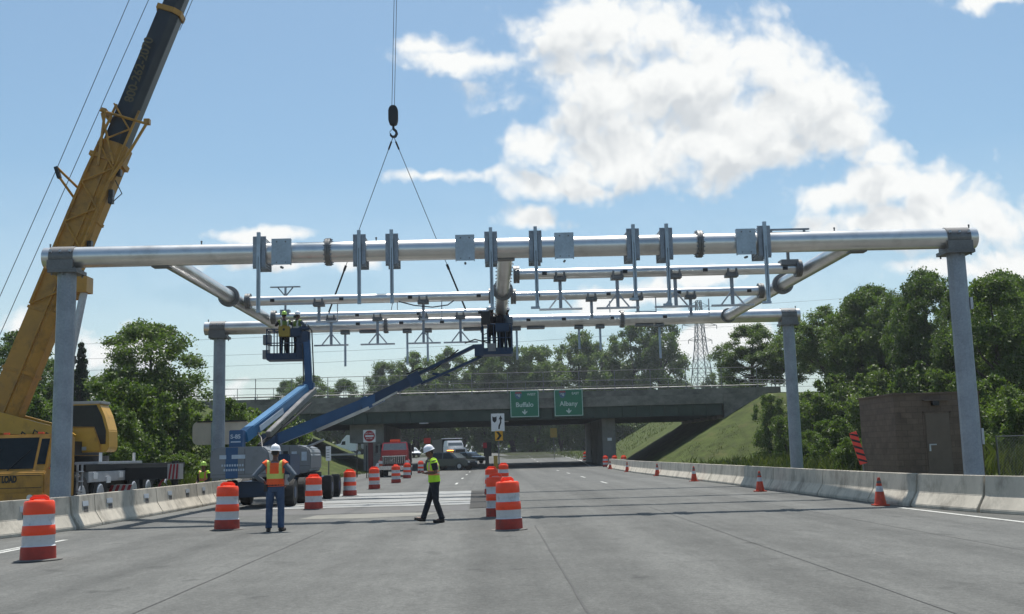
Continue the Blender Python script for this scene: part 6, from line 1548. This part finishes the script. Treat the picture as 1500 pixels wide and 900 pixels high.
TREES = [
('broad',-23.84,75.0,11.4,8.4,'big rounded dark tree between the two left gantry columns'),('broad',-37.61,86.0,12.45,7.4,'tall tree partly hidden behind the raised yellow boom'),('broad',-41.5,80.0,11.47,7.2,'tree cut off by the left picture edge beside the crane'),('conifer',-33.68,88.0,11.84,3.2,'narrow dark conifer just right of the front left column'),('broad',-39.64,98.0,11.0,6.5,'dark tree filling in behind the boom and the front left column'),
('bush',-19.60,56.0,6.06,5.0,'tall leafy shrub right of the crane operator cab'),('bush',-18.6,57.0,5.48,4.6,'bright green shrub left of the rear left column'),('bush',-17.6,50.0,4.04,3.6,'shrub in front of the big rounded tree, above the outrigger'),('bush',-20.56,54.0,4.25,3.6,'shrub directly behind the operator cab window'),('bush',-29.80,70.0,6.32,6.4,'wide shrub behind the crane turntable'),('bush',-16.2,66.0,5.2,3.6,'dim bush behind the tan sign back'),('bush',-16.88,48.0,2.76,2.7,'dark low bush beside the operator cab door'),

('loose',-17.30,172.0,15.67,7.4,'leftmost cottonwood rising above the overpass fence'),('loose',-11.27,165.0,16.36,8.6,'cottonwood behind the sloping lift boom'),('loose',-6.67,170.0,17.24,8.9,'cottonwood just left of the centre work platform'),('loose',-1.67,163.0,15.85,9.4,'cottonwood directly below the centre work platform'),('loose',3.51,168.0,17.03,8.8,'cottonwood above the green Buffalo sign'),('loose',8.43,175.0,17.78,7.8,'cottonwood between the two green signs'),('loose',13.79,160.0,18.34,9.8,'full cottonwood just right of the Albany sign'),('loose',19.70,172.0,15.33,6.8,'low cottonwood between two taller ones above the right pier'),('loose',20.51,150.0,18.68,8.0,'tall cottonwood with open trunk left of the pylon'),('loose',25.27,155.0,19.76,9.0,'tallest cottonwood of the row left of the pylon'),('loose',36.2,165.0,12.97,6.0,'low cottonwood just right of the pylon'),
('broad',-37.81,225.0,18.93,11.61,'distant rounded tree above the overpass near the upright jib'),('broad',-31.96,235.0,18.31,9.10,'distant tree right of the upright jib'),('broad',-43.80,230.0,18.0,8.90,'distant tree left of the upright jib'),
('broad',32.68,130.0,16.39,9.23,'dark tree left of the rear right gantry column'),('loose',36.38,125.0,16.36,7.0,'tree rising behind the rear right gantry column'),('loose',33.76,105.0,15.31,6.4,'slender tree right of the rear right column'),('loose',35.68,100.0,15.04,6.5,'second slender tree right of the rear right column'),('loose',36.74,95.0,14.62,6.5,'third slender tree midway between the right columns'),('broad',35.75,85.0,14.66,6.8,'leafy tree left of the front right column'),('broad',36.25,80.0,13.19,5.8,'leafy tree behind the front right column'),('broad',33.04,68.0,12.03,6.0,'large tree right of the front right column'),('broad',38.33,74.0,13.00,6.8,'tall tree at the right picture edge'),('broad',40.2,70.0,12.00,6.4,'tree cut off by the right picture edge'),
('loose',17.2,168.0,17.2,8,'broad cottonwood right of the Albany sign and second in line'),('loose',-14.0,176.0,15.0,8,'low cottonwood at the left end of the row'),('loose',6.2,163,16.6,8,'cottonwood in front of the gap between the green signs'),('loose',.8,174,17.2,8,'cottonwood left of the green Buffalo sign'),('broad',34.9,98.0,15.6,7.5,'dark full tree midway between the two right columns'),('broad',38.5,104.0,17.0,8,'tall dark tree filling the gap right of the rear right column'),('broad',37.6,89.0,15.9,7,'tall tree just left of the front right column top'),('broad',41.5,84.0,14.8,7,'tall tree just right of the front right column top'),('broad',44.0,88.0,15.6,7.5,'tall crown near the right picture edge'),('bush',-19.6,68,5.6,5.2,'shrub behind the tan sign back on its left'),('bush',-16.4,70,5.2,4.6,'shrub peeking over the tan sign back'),('bush',-13.6,72,4.3,4.2,'shrub right of the tan sign back on the bank'),('bush',-22.5,66,5.8,5.2,'shrub between the big rounded tree and the tan sign'),('bush',-14.3,50,2.0,2.6,'low bush under the tan sign back'),('bush',-12.7,49,1.6,2.1,'low bush right of the worker behind the wall'),('bush',26.38,56.0,5.04,4.4,'shrub filling the gap behind the brown shed roof corner'),('bush',24.95,50.0,3.66,3.5,'shrub right of the brown shed above the chain link fence'),('bush',31.82,86.0,7.65,6.5,'big shrub above the shed between the right columns'),('bush',30.37,92.0,7.44,6.4,'big shrub left above the shed roof'),('bush',32.76,80.0,7.41,6.2,'big shrub directly above the shed door'),('bush',31.18,70.0,6.40,4.8,'shrub behind the front right gantry column'),
('bush',25.05,95.0,5.94,3.68,'rounded shrub at the top of the grass slope'),('bush',24.78,80.0,5.68,4.90,'bright shrub right of the rear right column'),('bush',19.53,60.0,3.09,3.10,'shrub left of the striped marker'),('bush',20.32,68.0,2.55,2.41,'low shrub at the foot of the rear right column'),('bush',24.11,86.0,4.17,3.33,'shrub left of the rear right column on the slope'),('bush',17.57,52.0,1.94,1.9,'low shrub beside the striped marker board'),('bush',27.81,112.0,8.36,4.34,'shrub at the end of the overpass parapet'),
('bush',24.0,44.0,2.9,3.4,'low shrub behind the chain link fence'),('bush',27.5,47.0,4.4,4.0,'shrub by the right picture edge above the fence')]
def beyond(a):   # cottonwood row stands past the end of the visible road
    k, x, y, z, w, lab = a
    if k == 'loose' and y > 140: f = 246.0 / y + (x % 3) * .012; return (k, x * f, y * f, 1.6 + (z * 1.06 - 1.6) * f, w * f * 1.15, lab)
    return (k, x, y, z, w * (1.1 if k == 'loose' else 1), lab)
TREES = [beyond(a) for a in TREES]
for a in TREES: plant(*a, group={'broad': 'broadleaf trees around the road', 'loose': 'cottonwoods behind the overpass', 'conifer': None, 'bush': 'shrubs on the banks'}[a[0]])
FAR = [(-36.5,195,10.5),(-38.1,232,12.0),(-32.3,229,11.7),(-26.7,226,11.5),(-21.2,223,11.2),(-15.9,220,11.0),(-10.7,217,10.7),(-5.6,214,10.5),(-0.6,211,10.2),(4.2,208,10.0),(8.9,205,9.7),(13.4,202,9.5),(17.9,199,9.3),(22.1,196,9.0),(31.7,233,10.3),(36.7,230,10.1),(41.5,227,9.8), (27, 198, 9), (33, 200, 9.5), (-46, 215, 12), (-53, 225, 12)]
for x, y, zt in FAR:
    f = (238 + (x * 7) % 6) / y; x, y, zt = x * f, y * f, 1.6 + (zt - 1.6) * f
    plant('thicket', x, y, zt, 10.4, 'dark bank of tall shrub foliage seen through the overpass opening', 'tall shrubs beyond the overpass')

# distant wood along the horizon (nobody could count it) and tall weeds
def build_wood():
    rng = np.random.default_rng(4); P = []
    for x0, x1, y, h in ((-420, -70, 260, 13), (-70, 90, 330, 14), (62, 420, 230, 15), (-330, -55, 130, 9), (48, 300, 120, 10)):
        n = int((x1 - x0) * 120); x = rng.uniform(x0, x1, n)
        hh = h * (.72 + .2 * np.sin(x * .11 + y) + .12 * np.sin(x * .31)); z = rng.random(n) ** .75 * hh; yy = y + rng.normal(size=n) * 4
        P.append(np.stack([x, yy, z + 1], 1))
    me = leaf_mesh('distant_wood', np.concatenate(P), 1.1, M['leaf_broad'], rng, .1, .9)
    o = bpy.data.objects.new('distant_wood', me); COL.objects.link(o); o['kind'] = 'stuff'
build_wood()
def build_weeds():
    rng = np.random.default_rng(8)
    def patch(name, areas, size):
        V = []; 
        for x0, x1, y0, y1, n, h in areas:
            x = rng.uniform(x0, x1, n); y = rng.uniform(y0, y1, n); hh = h * rng.uniform(.4, 1.15, n) * (.6 + .5 * np.sin(x * 1.7) * np.sin(y * 1.3) + .2)
            a = rng.uniform(0, 6.28, n); w = size * rng.uniform(.6, 1.4, n); lx, ly = rng.normal(size=n) * hh * .28, rng.normal(size=n) * hh * .28
            z = np.array([ground_h(px, py) - .03 for px, py in zip(x, y)])
            dx, dy = np.cos(a) * w / 2, np.sin(a) * w / 2
            V.append(np.stack([np.stack([x - dx, y - dy, z], 1), np.stack([x + dx, y + dy, z], 1), np.stack([x + lx * .4 + dx * .6, y + ly * .4 + dy * .6, z + hh * .6], 1), np.stack([x + lx, y + ly, z + hh], 1)], 1))
        v = np.concatenate(V).reshape(-1, 3); n = len(v) // 4
        me = bpy.data.meshes.new(name); me.vertices.add(4 * n); me.vertices.foreach_set('co', v.ravel()); me.loops.add(4 * n); me.loops.foreach_set('vertex_index', np.arange(4 * n, dtype=np.int32))
        me.polygons.add(n); me.polygons.foreach_set('loop_start', np.arange(0, 4 * n, 4, dtype=np.int32)); me.polygons.foreach_set('loop_total', np.full(n, 4, dtype=np.int32))
        me.materials.append(M['weed']); me.update(calc_edges=True)
        o = bpy.data.objects.new(name, me); COL.objects.link(o); o['kind'] = 'stuff'
    patch('tall_weeds', [(-16.5, -11.2, 40, 49, 5200, 1.0), (-13.5, -11.0, 36, 42, 900, .5), (-20, -12.2, 49, 62, 4000, 1.2), (11.3, 13.6, 36, 52, 1500, .45), (14, 24, 50, 78, 9000, .8), (12.0, 24, 72, 104, 7000, .16), (-14, -11.6, 70, 104, 1600, .3), (18, 30, 40, 50, 3000, 1.3)], .05)
    patch('roadside_grass', [(11.3, 60, 140, 220, 9000, .45), (-60, -30, 140, 200, 3000, .5)], .08)
build_weeds()

# ------------------------------------------------------------------ thin summer haze
def build_haze():
    m = bpy.data.materials.new("summer_haze"); m.use_nodes = True; nt = m.node_tree; nt.nodes.clear()
    v = nt.nodes.new('ShaderNodeVolumePrincipled'); v.inputs['Color'].default_value = (.86, .92, 1.0, 1); v.inputs['Density'].default_value = HAZE; v.inputs['Anisotropy'].default_value = .25
    o = nt.nodes.new('ShaderNodeOutputMaterial'); nt.links.new(v.outputs[0], o.inputs['Volume'])
    b = MB(); b.bb((-1600, -200, -1.2), (1600, 2600, 48)); tag(b.build('haze', m), kind='stuff')
HAZE = 0.00026
build_haze()
